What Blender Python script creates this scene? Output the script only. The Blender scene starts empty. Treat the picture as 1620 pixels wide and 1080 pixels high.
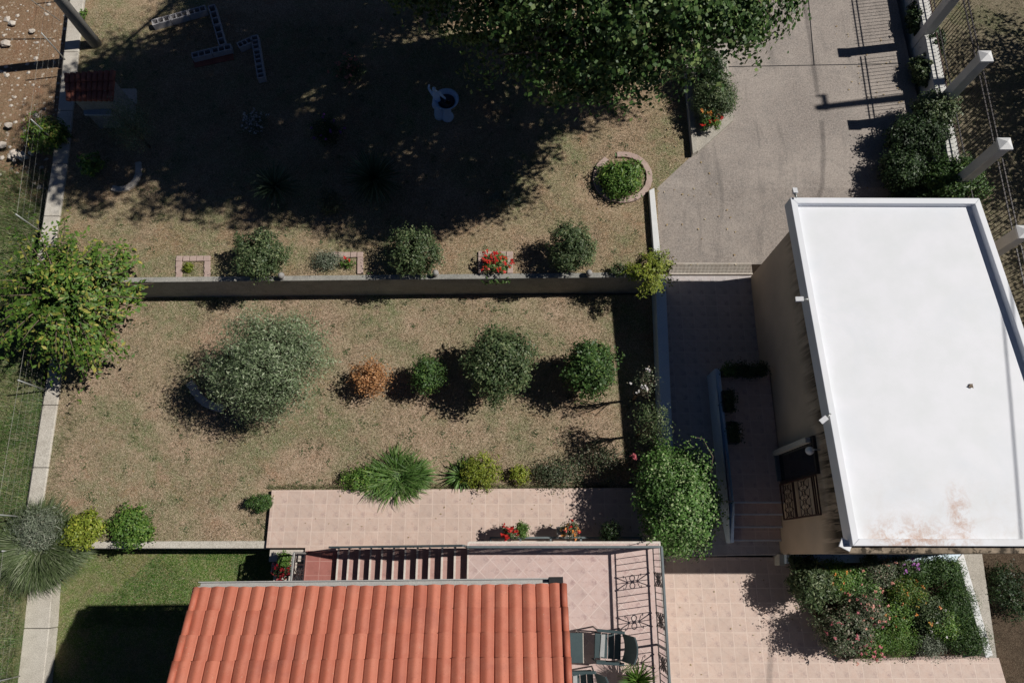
import bpy, math, random
import numpy as np
from mathutils import Vector, Matrix
from math import sin, cos, atan, atan2, pi, radians, hypot, floor
rng = np.random.default_rng(7)
random.seed(7)
sc = bpy.context.scene
col = sc.collection

# ------------------------------------------------------------------ camera, sky, sun, exposure
F = 1080.0; TILT = atan(345 / F); H = 17.2
cam_d = bpy.data.cameras.new('camera'); cam = bpy.data.objects.new('camera', cam_d); col.objects.link(cam)
cam.location = (0, 0, H); cam.rotation_euler = (TILT, 0, 0)
cam_d.sensor_width = 36; cam_d.lens = 36 * F / 1620; cam_d.clip_end = 400
sc.camera = cam
SUN = Vector((1, .135, 1.11)).normalized()
w = bpy.data.worlds.new('World'); sc.world = w; w.use_nodes = True
wn = w.node_tree; wn.nodes.clear()
sky = wn.nodes.new('ShaderNodeTexSky'); sky.sky_type = 'NISHITA'; sky.sun_disc = False
sky.air_density = .36; sky.dust_density = .1; sky.ozone_density = 6.0
sky.sun_elevation = math.asin(SUN.z); sky.sun_rotation = atan2(SUN.x, SUN.y)
bg = wn.nodes.new('ShaderNodeBackground'); bg.inputs[1].default_value = 0.05
wo = wn.nodes.new('ShaderNodeOutputWorld')
wn.links.new(sky.outputs[0], bg.inputs[0]); wn.links.new(bg.outputs[0], wo.inputs[0])
sl = bpy.data.lights.new('sun', 'SUN'); sl.energy = 5.0; sl.angle = radians(.55); sl.color = (1, .955, .89)
so = bpy.data.objects.new('sun', sl); col.objects.link(so); so.rotation_euler = SUN.to_track_quat('Z', 'Y').to_euler()
vs = sc.view_settings; vs.view_transform = 'Standard'; vs.look = 'None'; vs.exposure = -.17; vs.gamma = 1
sc.cycles.max_bounces = 5; sc.cycles.diffuse_bounces = 3

# ------------------------------------------------------------------ surveying: point seen at (u, v) of the photo, lying z metres high
def P(u, v, z=0.0):
    a = u - 810; b = 540 - v
    d = (a, F * sin(TILT) + b * cos(TILT), -F * cos(TILT) + b * sin(TILT))
    k = (z - H) / d[2]
    return Vector((d[0] * k, d[1] * k, z))
ZG, ZU, ZS, ZL, ZB = -.15, .85, -.16, -1.15, 2.1   # lower garden, upper garden, south patio, low lawn, balcony

# ------------------------------------------------------------------ materials
def new_mat(name):
    m = bpy.data.materials.new(name); m.use_nodes = True
    nt = m.node_tree; nt.nodes.clear()
    o = nt.nodes.new('ShaderNodeOutputMaterial'); b = nt.nodes.new('ShaderNodeBsdfPrincipled')
    nt.links.new(b.outputs[0], o.inputs[0])
    return m, nt, b
class NT:
    def __init__(s, nt): s.nt = nt; s.g = nt.nodes.new('ShaderNodeNewGeometry'); s.pos = s.g.outputs['Position']
    def link(s, a, b): s.nt.links.new(a, b)
    def inp(s, n, i, v):
        if isinstance(v, bpy.types.NodeSocket): s.link(v, n.inputs[i])
        elif v is not None:
            if isinstance(v, tuple) and len(v) == 3 and n.inputs[i].type == 'RGBA': v = (*v, 1)
            n.inputs[i].default_value = v
    def m(s, op, a, b=None, c=None, clamp=False):
        n = s.nt.nodes.new('ShaderNodeMath'); n.operation = op; n.use_clamp = clamp
        s.inp(n, 0, a); s.inp(n, 1, b); s.inp(n, 2, c); return n.outputs[0]
    def noise(s, scale, detail=4, rough=.55, vec=None, dist=0):
        n = s.nt.nodes.new('ShaderNodeTexNoise'); s.link(vec or s.pos, n.inputs['Vector'])
        n.inputs['Scale'].default_value = scale; n.inputs['Detail'].default_value = detail
        n.inputs['Roughness'].default_value = rough; n.inputs['Distortion'].default_value = dist
        return n.outputs[0]
    def vor(s, scale, vec=None, out=0):
        n = s.nt.nodes.new('ShaderNodeTexVoronoi'); s.link(vec or s.pos, n.inputs['Vector']); n.inputs['Scale'].default_value = scale
        return n.outputs[out]
    def mix(s, f, a, b, kind='MIX'):
        n = s.nt.nodes.new('ShaderNodeMix'); n.data_type = 'RGBA'; n.blend_type = kind
        s.inp(n, 0, f); s.inp(n, 6, a); s.inp(n, 7, b); return n.outputs[2]
    def ramp(s, v, lo, hi, a=0., b=1.):
        n = s.nt.nodes.new('ShaderNodeMapRange'); s.inp(n, 0, v)
        for i, x in enumerate((lo, hi, a, b)): n.inputs[i + 1].default_value = x
        return n.outputs[0]
    def xyz(s, v=None):
        n = s.nt.nodes.new('ShaderNodeSeparateXYZ'); s.link(v or s.pos, n.inputs[0]); return n.outputs
    def vec(s, x, y, z=0.):
        n = s.nt.nodes.new('ShaderNodeCombineXYZ'); s.inp(n, 0, x); s.inp(n, 1, y); s.inp(n, 2, z); return n.outputs[0]
    def scale(s, sx, sy, sz):
        n = s.nt.nodes.new('ShaderNodeVectorMath'); n.operation = 'MULTIPLY'; s.link(s.pos, n.inputs[0]); n.inputs[1].default_value = (sx, sy, sz)
        return n.outputs[0]
    def bump(s, b, h, strength=.4, dist=.02):
        n = s.nt.nodes.new('ShaderNodeBump'); s.link(h, n.inputs['Height']); n.inputs['Strength'].default_value = strength
        n.inputs['Distance'].default_value = dist; s.link(n.outputs[0], b.inputs['Normal'])
def simple(name, c1, c2, s1=6, s2=60, rough=.8, bump=.3, spec=.3, metal=0, mid=None):
    m, nt, b = new_mat(name); t = NT(nt)
    f = t.ramp(t.noise(s1, 5, .6), .35, .65); c = t.mix(f, c1, c2)
    g = t.noise(s2, 3, .6); c = t.mix(t.ramp(g, .3, .7, 0, .55), c, tuple(x * .62 for x in c1))
    if mid: c = t.mix(t.ramp(t.noise(s1 * 2.3, 3), .58, .7), c, mid)
    t.link(c, b.inputs['Base Color']); b.inputs['Roughness'].default_value = rough; b.inputs['Metallic'].default_value = metal
    b.inputs['Specular IOR Level'].default_value = spec
    t.bump(b, g, bump, .01)
    return m
def ground_mat(name, cols, s=(.5, 3.2, 16), green=None, gth=(.5, .62), stones=None, bump=.8):
    m, nt, b = new_mat(name); t = NT(nt)
    big = t.noise(s[0], 4, .6, dist=.4); mid = t.noise(s[1], 5, .65); fine = t.noise(s[2], 4, .7); hair = t.noise(s[2] * 4, 3, .7)
    c = t.mix(t.ramp(mid, .36, .64), cols[0], cols[1]); c = t.mix(t.ramp(fine, .4, .64), c, cols[2])
    c = t.mix(t.ramp(t.noise(1.6, 5, .7, dist=1.2), .55, .68, 0, .7), c, tuple(x * .62 for x in cols[0])); c = t.mix(t.ramp(t.noise(1.1, 5, .7, dist=1.5), .56, .7, 0, .6), c, tuple(x * 1.12 for x in cols[1]))
    if green is not None:
        gm = t.m('MULTIPLY', t.ramp(big, *gth), t.ramp(mid, .3, .55)); c = t.mix(gm, c, green)
    rd = t.noise(.8, 5, .65, dist=.8); c = t.mix(t.ramp(rd, .54, .7, 0, .55), c, (cols[0][0] * 1.02, cols[0][1] * .8, cols[0][2] * .72))
    c = t.mix(t.ramp(hair, .53, .66, 0, .95), c, cols[3]); c = t.mix(t.ramp(hair, .47, .34, 0, .95), c, tuple(x * .25 for x in cols[0]))
    if stones:
        v = t.vor(stones[0]); msk = t.m('MULTIPLY', t.ramp(v, stones[1], stones[1] - .08), t.ramp(t.noise(1.3, 3), .42, .56))
        c = t.mix(msk, c, stones[2])
    t.link(c, b.inputs['Base Color']); b.inputs['Roughness'].default_value = .95; b.inputs['Specular IOR Level'].default_value = .1
    t.bump(b, t.m('ADD', fine, hair), bump, .03)
    return m
def tile_mat(name, size, ang, base, blot, grout, off=(0, 0), rough=.5, gw=.012):
    m, nt, b = new_mat(name); t = NT(nt)
    x, y, z = t.xyz()
    ca, sa = cos(ang) / size, sin(ang) / size
    X = t.m('ADD', t.m('MULTIPLY', x, ca), t.m('MULTIPLY_ADD', y, sa, off[0])); Y = t.m('ADD', t.m('MULTIPLY', x, -sa), t.m('MULTIPLY_ADD', y, ca, off[1]))
    fx = t.m('FRACT', X); fy = t.m('FRACT', Y)
    dx = t.m('ABSOLUTE', t.m('SUBTRACT', fx, .5)); dy = t.m('ABSOLUTE', t.m('SUBTRACT', fy, .5))
    g = t.ramp(t.m('MAXIMUM', dx, dy), .5 - gw / size, .5 - gw / size * .45)
    wn_ = nt.nodes.new('ShaderNodeTexWhiteNoise'); wn_.noise_dimensions = '2D'
    t.link(t.vec(t.m('FLOOR', X), t.m('FLOOR', Y)), wn_.inputs[0])
    n = t.noise(9, 4, .65); n2 = t.noise(26, 3, .6)
    c = t.mix(t.ramp(n, .35, .68), base, tuple(v * k for v, k in zip(base, (.93, .86, .83))))
    # printed motif: a smudge near one corner and a leaf near the middle of each tile
    d1 = t.m('SQRT', t.m('ADD', t.m('POWER', t.m('SUBTRACT', fx, .8), 2), t.m('POWER', t.m('SUBTRACT', fy, .22), 2)))
    d2 = t.m('ABSOLUTE', t.m('SUBTRACT', t.m('ADD', fx, fy), t.m('MULTIPLY_ADD', n, .5, .78)))
    k = t.m('MULTIPLY', t.ramp(d1, .3, .1), t.ramp(n2, .4, .56))
    k2 = t.m('MULTIPLY', t.m('MULTIPLY', t.ramp(d2, .1, .02), t.ramp(n2, .46, .6)), .55)
    c = t.mix(t.m('MAXIMUM', t.m('MULTIPLY', k, .8), k2), c, blot); c = t.mix(t.ramp(t.noise(55, 3, .7), .52, .68, 0, .4), c, blot)
    c = t.mix(t.ramp(wn_.outputs[0], 0, 1, 0, .34), c, tuple(v * .72 for v in base))
    dirt = t.ramp(t.noise(.9, 6, .72, dist=.8), .47, .7, 0, .6); c = t.mix(dirt, c, tuple(v * .7 for v in base))
    c = t.mix(t.m('MULTIPLY', g, t.ramp(t.noise(2.1, 4, .7), .35, .7, .18, .8)), c, grout)
    t.link(c, b.inputs['Base Color']); b.inputs['Roughness'].default_value = rough; b.inputs['Specular IOR Level'].default_value = .25
    t.bump(b, t.m('SUBTRACT', t.m('MULTIPLY', n2, .15), g), .35, .004)
    return m
def leaf_mat(name, c1, c2, c3=None, trans=.15, rough=.5, spec=.35):
    m, nt, b = new_mat(name); t = NT(nt)
    r = t.g.outputs['Random Per Island']
    c = t.mix(r, c1, c2)
    if c3: c = t.mix(t.ramp(r, .8, .86), c, c3)
    c = t.mix(t.ramp(t.noise(1.7, 3), .35, .68, 0, .75), c, tuple(x * .6 for x in c1))
    t.link(c, b.inputs['Base Color']); b.inputs['Roughness'].default_value = rough; b.inputs['Specular IOR Level'].default_value = spec
    if trans:
        tr = nt.nodes.new('ShaderNodeBsdfTranslucent'); mx = nt.nodes.new('ShaderNodeMixShader'); t.link(c, tr.inputs[0])
        mx.inputs[0].default_value = trans; t.link(b.outputs[0], mx.inputs[1]); t.link(tr.outputs[0], mx.inputs[2])
        t.link(mx.outputs[0], [n for n in nt.nodes if n.type == 'OUTPUT_MATERIAL'][0].inputs[0])
    return m
M = {}
M['dry_lawn'] = ground_mat('dry_lawn', [(.36, .25, .165), (.52, .38, .27), (.30, .215, .14), (.74, .6, .46)], green=(.15, .18, .075), gth=(.40, .6))
M['upper_lawn'] = ground_mat('upper_lawn', [(.33, .225, .14), (.48, .345, .235), (.26, .19, .115), (.72, .57, .42)], green=(.16, .19, .08), gth=(.42, .62))
M['low_lawn'] = ground_mat('low_lawn', [(.25, .2, .115), (.32, .26, .15), (.17, .17, .07), (.5, .43, .28)], green=(.1, .19, .03), gth=(.34, .5))
M['wild'] = ground_mat('wild', [(.16, .16, .075), (.28, .25, .14), (.12, .15, .055), (.42, .4, .26)], green=(.05, .11, .025), gth=(.38, .52))
M['red_soil'] = ground_mat('red_soil', [(.26, .145, .085), (.33, .21, .13), (.2, .13, .075), (.5, .4, .28)], stones=(7, .3, (.55, .47, .38)))
M['side_ground'] = ground_mat('side_ground', [(.2, .165, .11), (.27, .23, .16), (.15, .13, .08), (.42, .36, .27)], green=(.1, .12, .05))
M['soil'] = ground_mat('soil', [(.09, .065, .045), (.14, .1, .07), (.07, .05, .035), (.2, .16, .11)])
M['base'] = ground_mat('base', [(.16, .14, .09), (.2, .17, .11), (.12, .11, .07), (.28, .24, .17)])
TB, TBL, TG = (.62, .49, .42), (.40, .29, .265), (.70, .58, .50)
M['yard_tile'] = tile_mat('yard_tile', .325, .0, (.49, .46, .455), (.24, .22, .23), (.55, .52, .5))
M['patio_tile'] = tile_mat('patio_tile', .325, .0, TB, TBL, TG)
M['balcony_tile'] = tile_mat('balcony_tile', .32, radians(45), (.61, .475, .44), (.37, .25, .24), (.68, .57, .52))
M['landing_tile'] = tile_mat('landing_tile', .32, 0, (.40, .165, .14), (.3, .12, .1), (.52, .3, .26), off=(.3, .1))
M['tread_tile'] = tile_mat('tread_tile', .4, 0, (.52, .33, .29), (.36, .2, .18), (.6, .42, .38))
M['white_edge'] = simple('white_edge', (.72, .66, .6), (.6, .52, .46), 8, 40, .6)
def concrete(name, c1, c2, dirt, broom=False):
    m, nt, b = new_mat(name); t = NT(nt)
    big = t.noise(.55, 5, .6, dist=.6); mid = t.noise(4, 5, .65); fine = t.noise(55, 3, .7)
    c = t.mix(t.ramp(big, .36, .64), c1, c2); c = t.mix(t.ramp(mid, .45, .7, 0, .6), c, dirt)
    c = t.mix(t.ramp(fine, .5, .66, 0, .55), c, tuple(x * 1.35 for x in c2)); c = t.mix(t.ramp(fine, .5, .36, 0, .6), c, tuple(x * .5 for x in c1))
    h = fine
    if broom:
        s = t.noise(1, 4, .6, vec=t.scale(2.2, 34, 1)); c = t.mix(t.ramp(s, .45, .62, 0, .1), c, tuple(x * .6 for x in c1)); c = t.mix(t.ramp(t.noise(22, 4, .75), .45, .62, 0, .5), c, tuple(x * 1.3 for x in c2)); h = t.m('MULTIPLY_ADD', s, .35, fine)
        x, y, z = t.xyz(); st = t.noise(1, 4, .6, vec=t.scale(2.6, .35, 1)); c = t.mix(t.ramp(st, .56, .72, 0, .45), c, tuple(x_ * .55 for x_ in dirt))
    t.link(c, b.inputs['Base Color']); b.inputs['Roughness'].default_value = .9; b.inputs['Specular IOR Level'].default_value = .2
    t.bump(b, h, .5, .01); return m
M['drive'] = concrete('drive', (.225, .197, .178), (.35, .308, .275), (.185, .175, .165), True)
M['concrete'] = concrete('concrete', (.37, .34, .29), (.45, .42, .37), (.27, .25, .21))
M['concrete_lt'] = concrete('concrete_lt', (.47, .43, .37), (.56, .53, .47), (.33, .3, .25))
M['wall_grey'] = concrete('wall_grey', (.25, .25, .23), (.34, .33, .3), (.15, .15, .14))
M['white_paint'] = simple('white_paint', (.76, .76, .76), (.66, .67, .67), 4, 50, .55, .15)
M['shade_tinted_white'] = simple('shade_tinted_white', (.64, .77, .89), (.57, .71, .84), 3, 40, .5, .1)  # white paint with the blue of its shade mixed into the colour
M['fence_white'] = simple('fence_white', (.66, .65, .62), (.56, .56, .53), 3, 40, .6, .15)
M['stucco'] = simple('stucco', (.62, .60, .53), (.52, .5, .44), 2, 30, .8, .2)
M['iron'] = simple('iron', (.025, .022, .025), (.045, .03, .03), 8, 60, .5, .1, .5)
M['iron_brown'] = simple('iron_brown', (.05, .025, .02), (.09, .045, .03), 8, 60, .6, .1, .4)
M['rail_grey'] = simple('rail_grey', (.12, .15, .16), (.16, .19, .2), 8, 60, .45, .05, .5)
M['rail_light'] = simple('rail_light', (.34, .34, .33), (.42, .42, .4), 8, 60, .4, .05, .5, .4)
M['galv'] = simple('galv', (.42, .44, .42), (.5, .51, .49), 10, 60, .45, .05, .5, .5)
M['gutter'] = simple('gutter', (.55, .54, .52), (.62, .61, .58), 6, 50, .35, .05, .5, .3)
M['black'] = simple('black', (.012, .012, .014), (.02, .02, .022), 6, 60, .4, .1, .5)
M['brick_pink'] = simple('brick_pink', (.42, .31, .27), (.50, .39, .34), 5, 40, .9, .4)
M['stone_pale'] = simple('stone_pale', (.52, .46, .4), (.62, .57, .5), 5, 30, .9, .5)
M['block'] = simple('block', (.42, .41, .42), (.5, .48, .48), 5, 40, .95, .3)
M['clay_dark'] = simple('clay_dark', (.28, .10, .07), (.36, .14, .1), 5, 30, .9, .4)
M['bark'] = simple('bark', (.12, .09, .065), (.19, .15, .11), 9, 40, .95, .8)
M['twig'] = simple('twig', (.2, .15, .11), (.28, .22, .17), 9, 40, .9, .3)
M['pot'] = simple('pot', (.30, .12, .075), (.36, .16, .1), 6, 30, .8, .2)
M['pot_grey'] = simple('pot_grey', (.3, .29, .28), (.38, .37, .35), 6, 30, .8, .2)
M['plastic_green'] = simple('plastic_green', (.042, .068, .075), (.055, .085, .092), 3, 80, .4, .05, .5)
M['plastic_dark'] = simple('plastic_dark', (.03, .055, .055), (.04, .065, .065), 3, 80, .4, .05, .5)
M['cushion'] = simple('cushion', (.36, .37, .37), (.42, .43, .43), 4, 60, .9, .1)
M['cam_white'] = simple('cam_white', (.75, .76, .78), (.7, .71, .73), 6, 60, .35, .05, .5)
M['glass_dark'] = simple('glass_dark', (.012, .014, .018), (.018, .02, .026), 3, 60, .06, 0, .6)
M['sheet_grey'] = simple('sheet_grey', (.3, .36, .42), (.36, .42, .47), 4, 60, .5, .1)
M['statue'] = simple('statue', (.58, .76, .95), (.46, .64, .86), 9, 40, .6, .3)
M['pole'] = simple('pole', (.33, .32, .30), (.4, .39, .36), 3, 40, .85, .3)
M['wood'] = simple('wood', (.14, .07, .045), (.2, .1, .06), 6, 40, .8, .3)
M['leaf_litter'] = leaf_mat('leaf_litter', (.42, .32, .17), (.25, .15, .07), (.5, .42, .28), 0)
# plaster of the white house's west wall, with dark run-off streaks hanging from the roof edge
def plaster():
    m, nt, b = new_mat('plaster'); t = NT(nt); x, y, z = t.xyz()
    c = t.mix(t.ramp(t.noise(1.1, 4), .35, .65), (.50, .40, .30), (.60, .48, .355))
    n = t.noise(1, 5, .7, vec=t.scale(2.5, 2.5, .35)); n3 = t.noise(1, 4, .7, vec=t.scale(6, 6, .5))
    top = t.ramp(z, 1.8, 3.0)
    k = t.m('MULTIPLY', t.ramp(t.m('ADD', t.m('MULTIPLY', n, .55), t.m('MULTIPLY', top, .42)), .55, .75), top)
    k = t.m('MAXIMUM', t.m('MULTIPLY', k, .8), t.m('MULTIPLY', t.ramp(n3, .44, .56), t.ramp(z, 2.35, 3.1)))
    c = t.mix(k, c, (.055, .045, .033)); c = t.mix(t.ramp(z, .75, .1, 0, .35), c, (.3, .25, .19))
    t.link(c, b.inputs['Base Color']); b.inputs['Roughness'].default_value = .9; b.inputs['Specular IOR Level'].default_value = .15
    t.bump(b, t.noise(50, 3), .3, .008); return m
M['plaster'] = plaster()
def roof_white():
    m, nt, b = new_mat('roof_white'); t = NT(nt); x, y, z = t.xyz()
    n = t.noise(1.4, 5, .6); c = t.mix(t.ramp(n, .35, .65), (.74, .75, .79), (.69, .71, .735))
    c = t.mix(t.ramp(t.noise(.5, 4, .6, dist=1), .5, .68, 0, .6), c, (.66, .69, .73))
    fl = t.noise(3.3, 6, .75, dist=.5); fl2 = t.noise(13, 5, .8)
    a = P(1523, 800, 3.75); s = P(1400, 852, 3.75)
    dx = t.m('DIVIDE', t.m('SUBTRACT', x, a.x), .3); dy = t.m('DIVIDE', t.m('SUBTRACT', y, a.y - .25), .72)
    spot = t.ramp(t.m('SQRT', t.m('ADD', t.m('POWER', dx, 2), t.m('POWER', dy, 2))), 1.1, .1)
    edge = t.m('MULTIPLY', t.ramp(y, s.y + .5, s.y - .02), t.m('MULTIPLY', t.ramp(x, 6.7, 7.1), t.ramp(x, 8.9, 8.0)))
    k = t.m('MULTIPLY', t.m('MAXIMUM', spot, edge), t.ramp(t.m('ADD', t.m('MULTIPLY', fl, .6), t.m('MULTIPLY', fl2, .4)), .44, .62))
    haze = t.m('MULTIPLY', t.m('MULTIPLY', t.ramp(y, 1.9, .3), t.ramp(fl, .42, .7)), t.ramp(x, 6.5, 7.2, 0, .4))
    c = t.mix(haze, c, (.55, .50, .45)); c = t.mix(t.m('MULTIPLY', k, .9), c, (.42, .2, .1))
    t.link(c, b.inputs['Base Color']); b.inputs['Roughness'].default_value = .6; b.inputs['Specular IOR Level'].default_value = .3
    t.bump(b, fl2, .12, .01); return m
M['roof_white'] = roof_white()
def roof_tile():
    m, nt, b = new_mat('roof_tile'); t = NT(nt)
    r = t.g.outputs['Random Per Island']
    c = t.mix(r, (.51, .165, .10), (.41, .115, .068)); n = t.noise(3.5, 5, .65)
    c = t.mix(t.ramp(n, .45, .7, 0, .55), c, (.52, .2, .13)); c = t.mix(t.ramp(t.noise(1.1, 5, .7, dist=.6), .5, .72, 0, .5), c, (.3, .09, .065)); c = t.mix(t.ramp(t.vor(9), .09, .05, 0, .5), c, (.5, .36, .25)); c = t.mix(t.ramp(t.noise(40, 3, .7), .55, .72, 0, .4), c, (.24, .07, .045))
    t.link(c, b.inputs['Base Color']); b.inputs['Roughness'].default_value = .62; b.inputs['Specular IOR Level'].default_value = .3
    t.bump(b, t.noise(70, 2), .15, .004); return m
M['roof_tile'] = roof_tile()
LM = dict(
    clip=((.04, .07, .025), (.10, .135, .055), (.2, .23, .11)), olive=((.085, .125, .055), (.21, .26, .145), (.38, .42, .28)),
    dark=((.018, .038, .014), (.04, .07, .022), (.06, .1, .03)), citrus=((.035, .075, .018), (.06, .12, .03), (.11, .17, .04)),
    bright=((.055, .12, .018), (.11, .2, .035), (.2, .28, .06)), yellow=((.14, .19, .02), (.24, .28, .04), (.33, .33, .05)),
    fig=((.05, .115, .016), (.13, .2, .03), (.3, .27, .06)), vine=((.05, .12, .022), (.13, .24, .055), (.34, .42, .2)),
    sage=((.10, .125, .08), (.2, .23, .165), (.29, .3, .24)), blade=((.06, .13, .025), (.11, .2, .045), (.2, .27, .09)),
    yucca=((.035, .065, .03), (.08, .12, .06), (.2, .25, .15)), dry=((.33, .16, .065), (.47, .26, .12), (.25, .1, .04)),
    big=((.03, .07, .015), (.075, .135, .03), (.19, .25, .08)), rosy=((.06, .085, .04), (.12, .14, .08), (.24, .2, .15)),
    grass=((.2, .15, .085), (.66, .55, .38), (.1, .13, .045)), grass_green=((.05, .13, .018), (.12, .24, .04), (.36, .36, .16)), skirt=((.07, .105, .038), (.14, .175, .08), (.24, .26, .17)),
    grass_mix=((.12, .14, .055), (.42, .37, .23), (.07, .13, .03)))
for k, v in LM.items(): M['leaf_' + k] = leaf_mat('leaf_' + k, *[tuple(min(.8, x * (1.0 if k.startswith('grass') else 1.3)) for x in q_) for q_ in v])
for k, v in dict(red=((.6, .03, .02), (.45, .015, .015)), darkred=((.25, .008, .012), (.16, .006, .01)), pink=((.62, .16, .2), (.5, .12, .13)), orange=((.65, .2, .03), (.7, .3, .06)),
                 yellow=((.7, .5, .08), (.65, .4, .05)), white=((.75, .72, .68), (.65, .58, .62)), purple=((.3, .08, .35), (.4, .12, .42)), coral=((.65, .28, .2), (.55, .18, .14))).items():
    M['fl_' + k] = leaf_mat('fl_' + k, v[0], v[1], None, .1)

# ------------------------------------------------------------------ mesh builder
class MB:
    def __init__(s): s.v = []; s.f = []; s.smooth = []
    def add(s, vs_, fs, sm=False):
        o = len(s.v); s.v += [tuple(v) for v in vs_]; s.f += [tuple(i + o for i in f) for f in fs]; s.smooth += [sm] * len(fs); return s
    def prism(s, pts, z0, z1):     # plan outline (counter-clockwise); z0/z1 numbers or lists
        n = len(pts); a0 = z0 if isinstance(z0, (list, tuple)) else [z0] * n; a1 = z1 if isinstance(z1, (list, tuple)) else [z1] * n
        ar = sum(pts[i][0] * pts[(i + 1) % n][1] - pts[(i + 1) % n][0] * pts[i][1] for i in range(n))
        idx = list(range(n)) if ar > 0 else list(range(n))[::-1]
        vs_ = [(pts[i][0], pts[i][1], a0[i]) for i in idx] + [(pts[i][0], pts[i][1], a1[i]) for i in idx]
        fs = [tuple(range(n - 1, -1, -1)), tuple(range(n, 2 * n))] + [(i, (i + 1) % n, n + (i + 1) % n, n + i) for i in range(n)]
        return s.add(vs_, fs)
    def box(s, x0, x1, y0, y1, z0, z1): return s.prism([(x0, y0), (x1, y0), (x1, y1), (x0, y1)], z0, z1)
    def bar(s, a, b, wd, h=None):    # rectangular bar between two points
        a = Vector(a); b = Vector(b); d = (b - a).normalized(); h = h or wd
        up = Vector((0, 0, 1)) if abs(d.z) < .9 else Vector((0, 1, 0))
        r = d.cross(up).normalized() * wd / 2; u = r.cross(d).normalized() * h / 2
        vs_ = [p + sx * r + sy * u for p in (a, b) for sx, sy in ((-1, -1), (1, -1), (1, 1), (-1, 1))]
        return s.add(vs_, [(3, 2, 1, 0), (4, 5, 6, 7), (0, 1, 5, 4), (1, 2, 6, 5), (2, 3, 7, 6), (3, 0, 4, 7)])
    def tube(s, pts, rad, n=8, caps=True, closed=False):
        pts = [Vector(p) for p in pts]; m = len(pts)
        rad = rad if isinstance(rad, (list, tuple)) else [rad] * m
        vs_ = []; ref = None
        for i, p in enumerate(pts):
            if closed: d = (pts[(i + 1) % m] - pts[i - 1]).normalized()
            else: d = (pts[min(i + 1, m - 1)] - pts[max(i - 1, 0)]).normalized()
            if ref is None: ref = Vector((0, 0, 1)) if abs(d.z) < .9 else Vector((1, 0, 0))
            r = d.cross(ref).normalized(); u = r.cross(d).normalized(); ref = u
            vs_ += [p + (r * cos(2 * pi * k / n) + u * sin(2 * pi * k / n)) * rad[i] for k in range(n)]
        fs = []
        for i in range(m if closed else m - 1):
            j = (i + 1) % m
            fs += [(i * n + k, i * n + (k + 1) % n, j * n + (k + 1) % n, j * n + k) for k in range(n)]
        if caps and not closed: fs += [tuple(range(n - 1, -1, -1)), tuple((m - 1) * n + k for k in range(n))]
        return s.add(vs_, fs, n > 4)
    def lathe(s, c, prof, n=20, sx=1, sy=1):
        c = Vector(c); vs_ = []
        for r, z in prof: vs_ += [(c.x + r * cos(2 * pi * k / n) * sx, c.y + r * sin(2 * pi * k / n) * sy, c.z + z) for k in range(n)]
        m = len(prof)
        fs = [(i * n + k, i * n + (k + 1) % n, (i + 1) * n + (k + 1) % n, (i + 1) * n + k) for i in range(m - 1) for k in range(n)]
        fs += [tuple(range(n - 1, -1, -1)), tuple((m - 1) * n + k for k in range(n))]
        return s.add(vs_, fs, True)
    def blob(s, c, r, n=12, jit=.0, seed=0):
        rr = random.Random(seed); c = Vector(c); r = r if isinstance(r, (tuple, list)) else (r, r, r); m = n // 2
        vs_ = [(c.x, c.y, c.z + r[2])]
        for i in range(1, m):
            for k in range(n):
                a = pi * i / m; q = 1 + rr.uniform(-jit, jit)
                vs_.append((c.x + r[0] * sin(a) * cos(2 * pi * k / n) * q, c.y + r[1] * sin(a) * sin(2 * pi * k / n) * q, c.z + r[2] * cos(a) * q))
        vs_.append((c.x, c.y, c.z - r[2])); L = len(vs_) - 1
        fs = [(0, 1 + k, 1 + (k + 1) % n) for k in range(n)] + [(1 + i * n + k, 1 + (i + 1) * n + k, 1 + (i + 1) * n + (k + 1) % n, 1 + i * n + (k + 1) % n) for i in range(m - 2) for k in range(n)]
        fs += [(L, 1 + (m - 2) * n + (k + 1) % n, 1 + (m - 2) * n + k) for k in range(n)]
        return s.add(vs_, fs, jit < .04)
def link_obj(name, me, mat, parent):
    o = bpy.data.objects.new(name, me); col.objects.link(o)
    if mat: me.materials.append(M[mat] if isinstance(mat, str) else mat)
    if parent: o.parent = parent
    return o
def part(name, mb, mat, parent=None, bevel=0, label=None):
    off = Vector(parent_world(parent)) if parent else Vector((0, 0, 0))
    me = bpy.data.meshes.new(name); me.from_pydata([(v[0] - off.x, v[1] - off.y, v[2] - off.z) for v in mb.v], [], mb.f)
    if any(mb.smooth): me.polygons.foreach_set('use_smooth', mb.smooth)
    me.update(); o = link_obj(name, me, mat, parent)
    if bevel:
        b = o.modifiers.new('bevel', 'BEVEL'); b.width = bevel; b.segments = 2; b.limit_method = 'ANGLE'
    if label: o['label'] = label
    return o
def parent_world(o):
    v = Vector(o.location)
    while o.parent: o = o.parent; v += Vector(o.location)
    return v
def tag(o, label, cat, group=None):
    o['label'] = label; o['category'] = cat
    if group: o['group'] = group
    return o
def thing(name, label, cat, loc, group=None):
    o = bpy.data.objects.new(name, None); col.objects.link(o); o.location = loc; o.empty_display_size = .2
    return tag(o, label, cat, group)
def struct(name, mb, mat, kind='structure'):
    o = part(name, mb, mat); o['kind'] = kind; return o
def dup(root, loc, label, rz=0):
    def rec(o, par):
        c = o.copy(); col.objects.link(c)
        if par: c.parent = par
        for ch in o.children: rec(ch, c)
        return c
    r = rec(root, None); r.location = loc; r.rotation_euler = (0, 0, rz); r['label'] = label; return r
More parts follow.
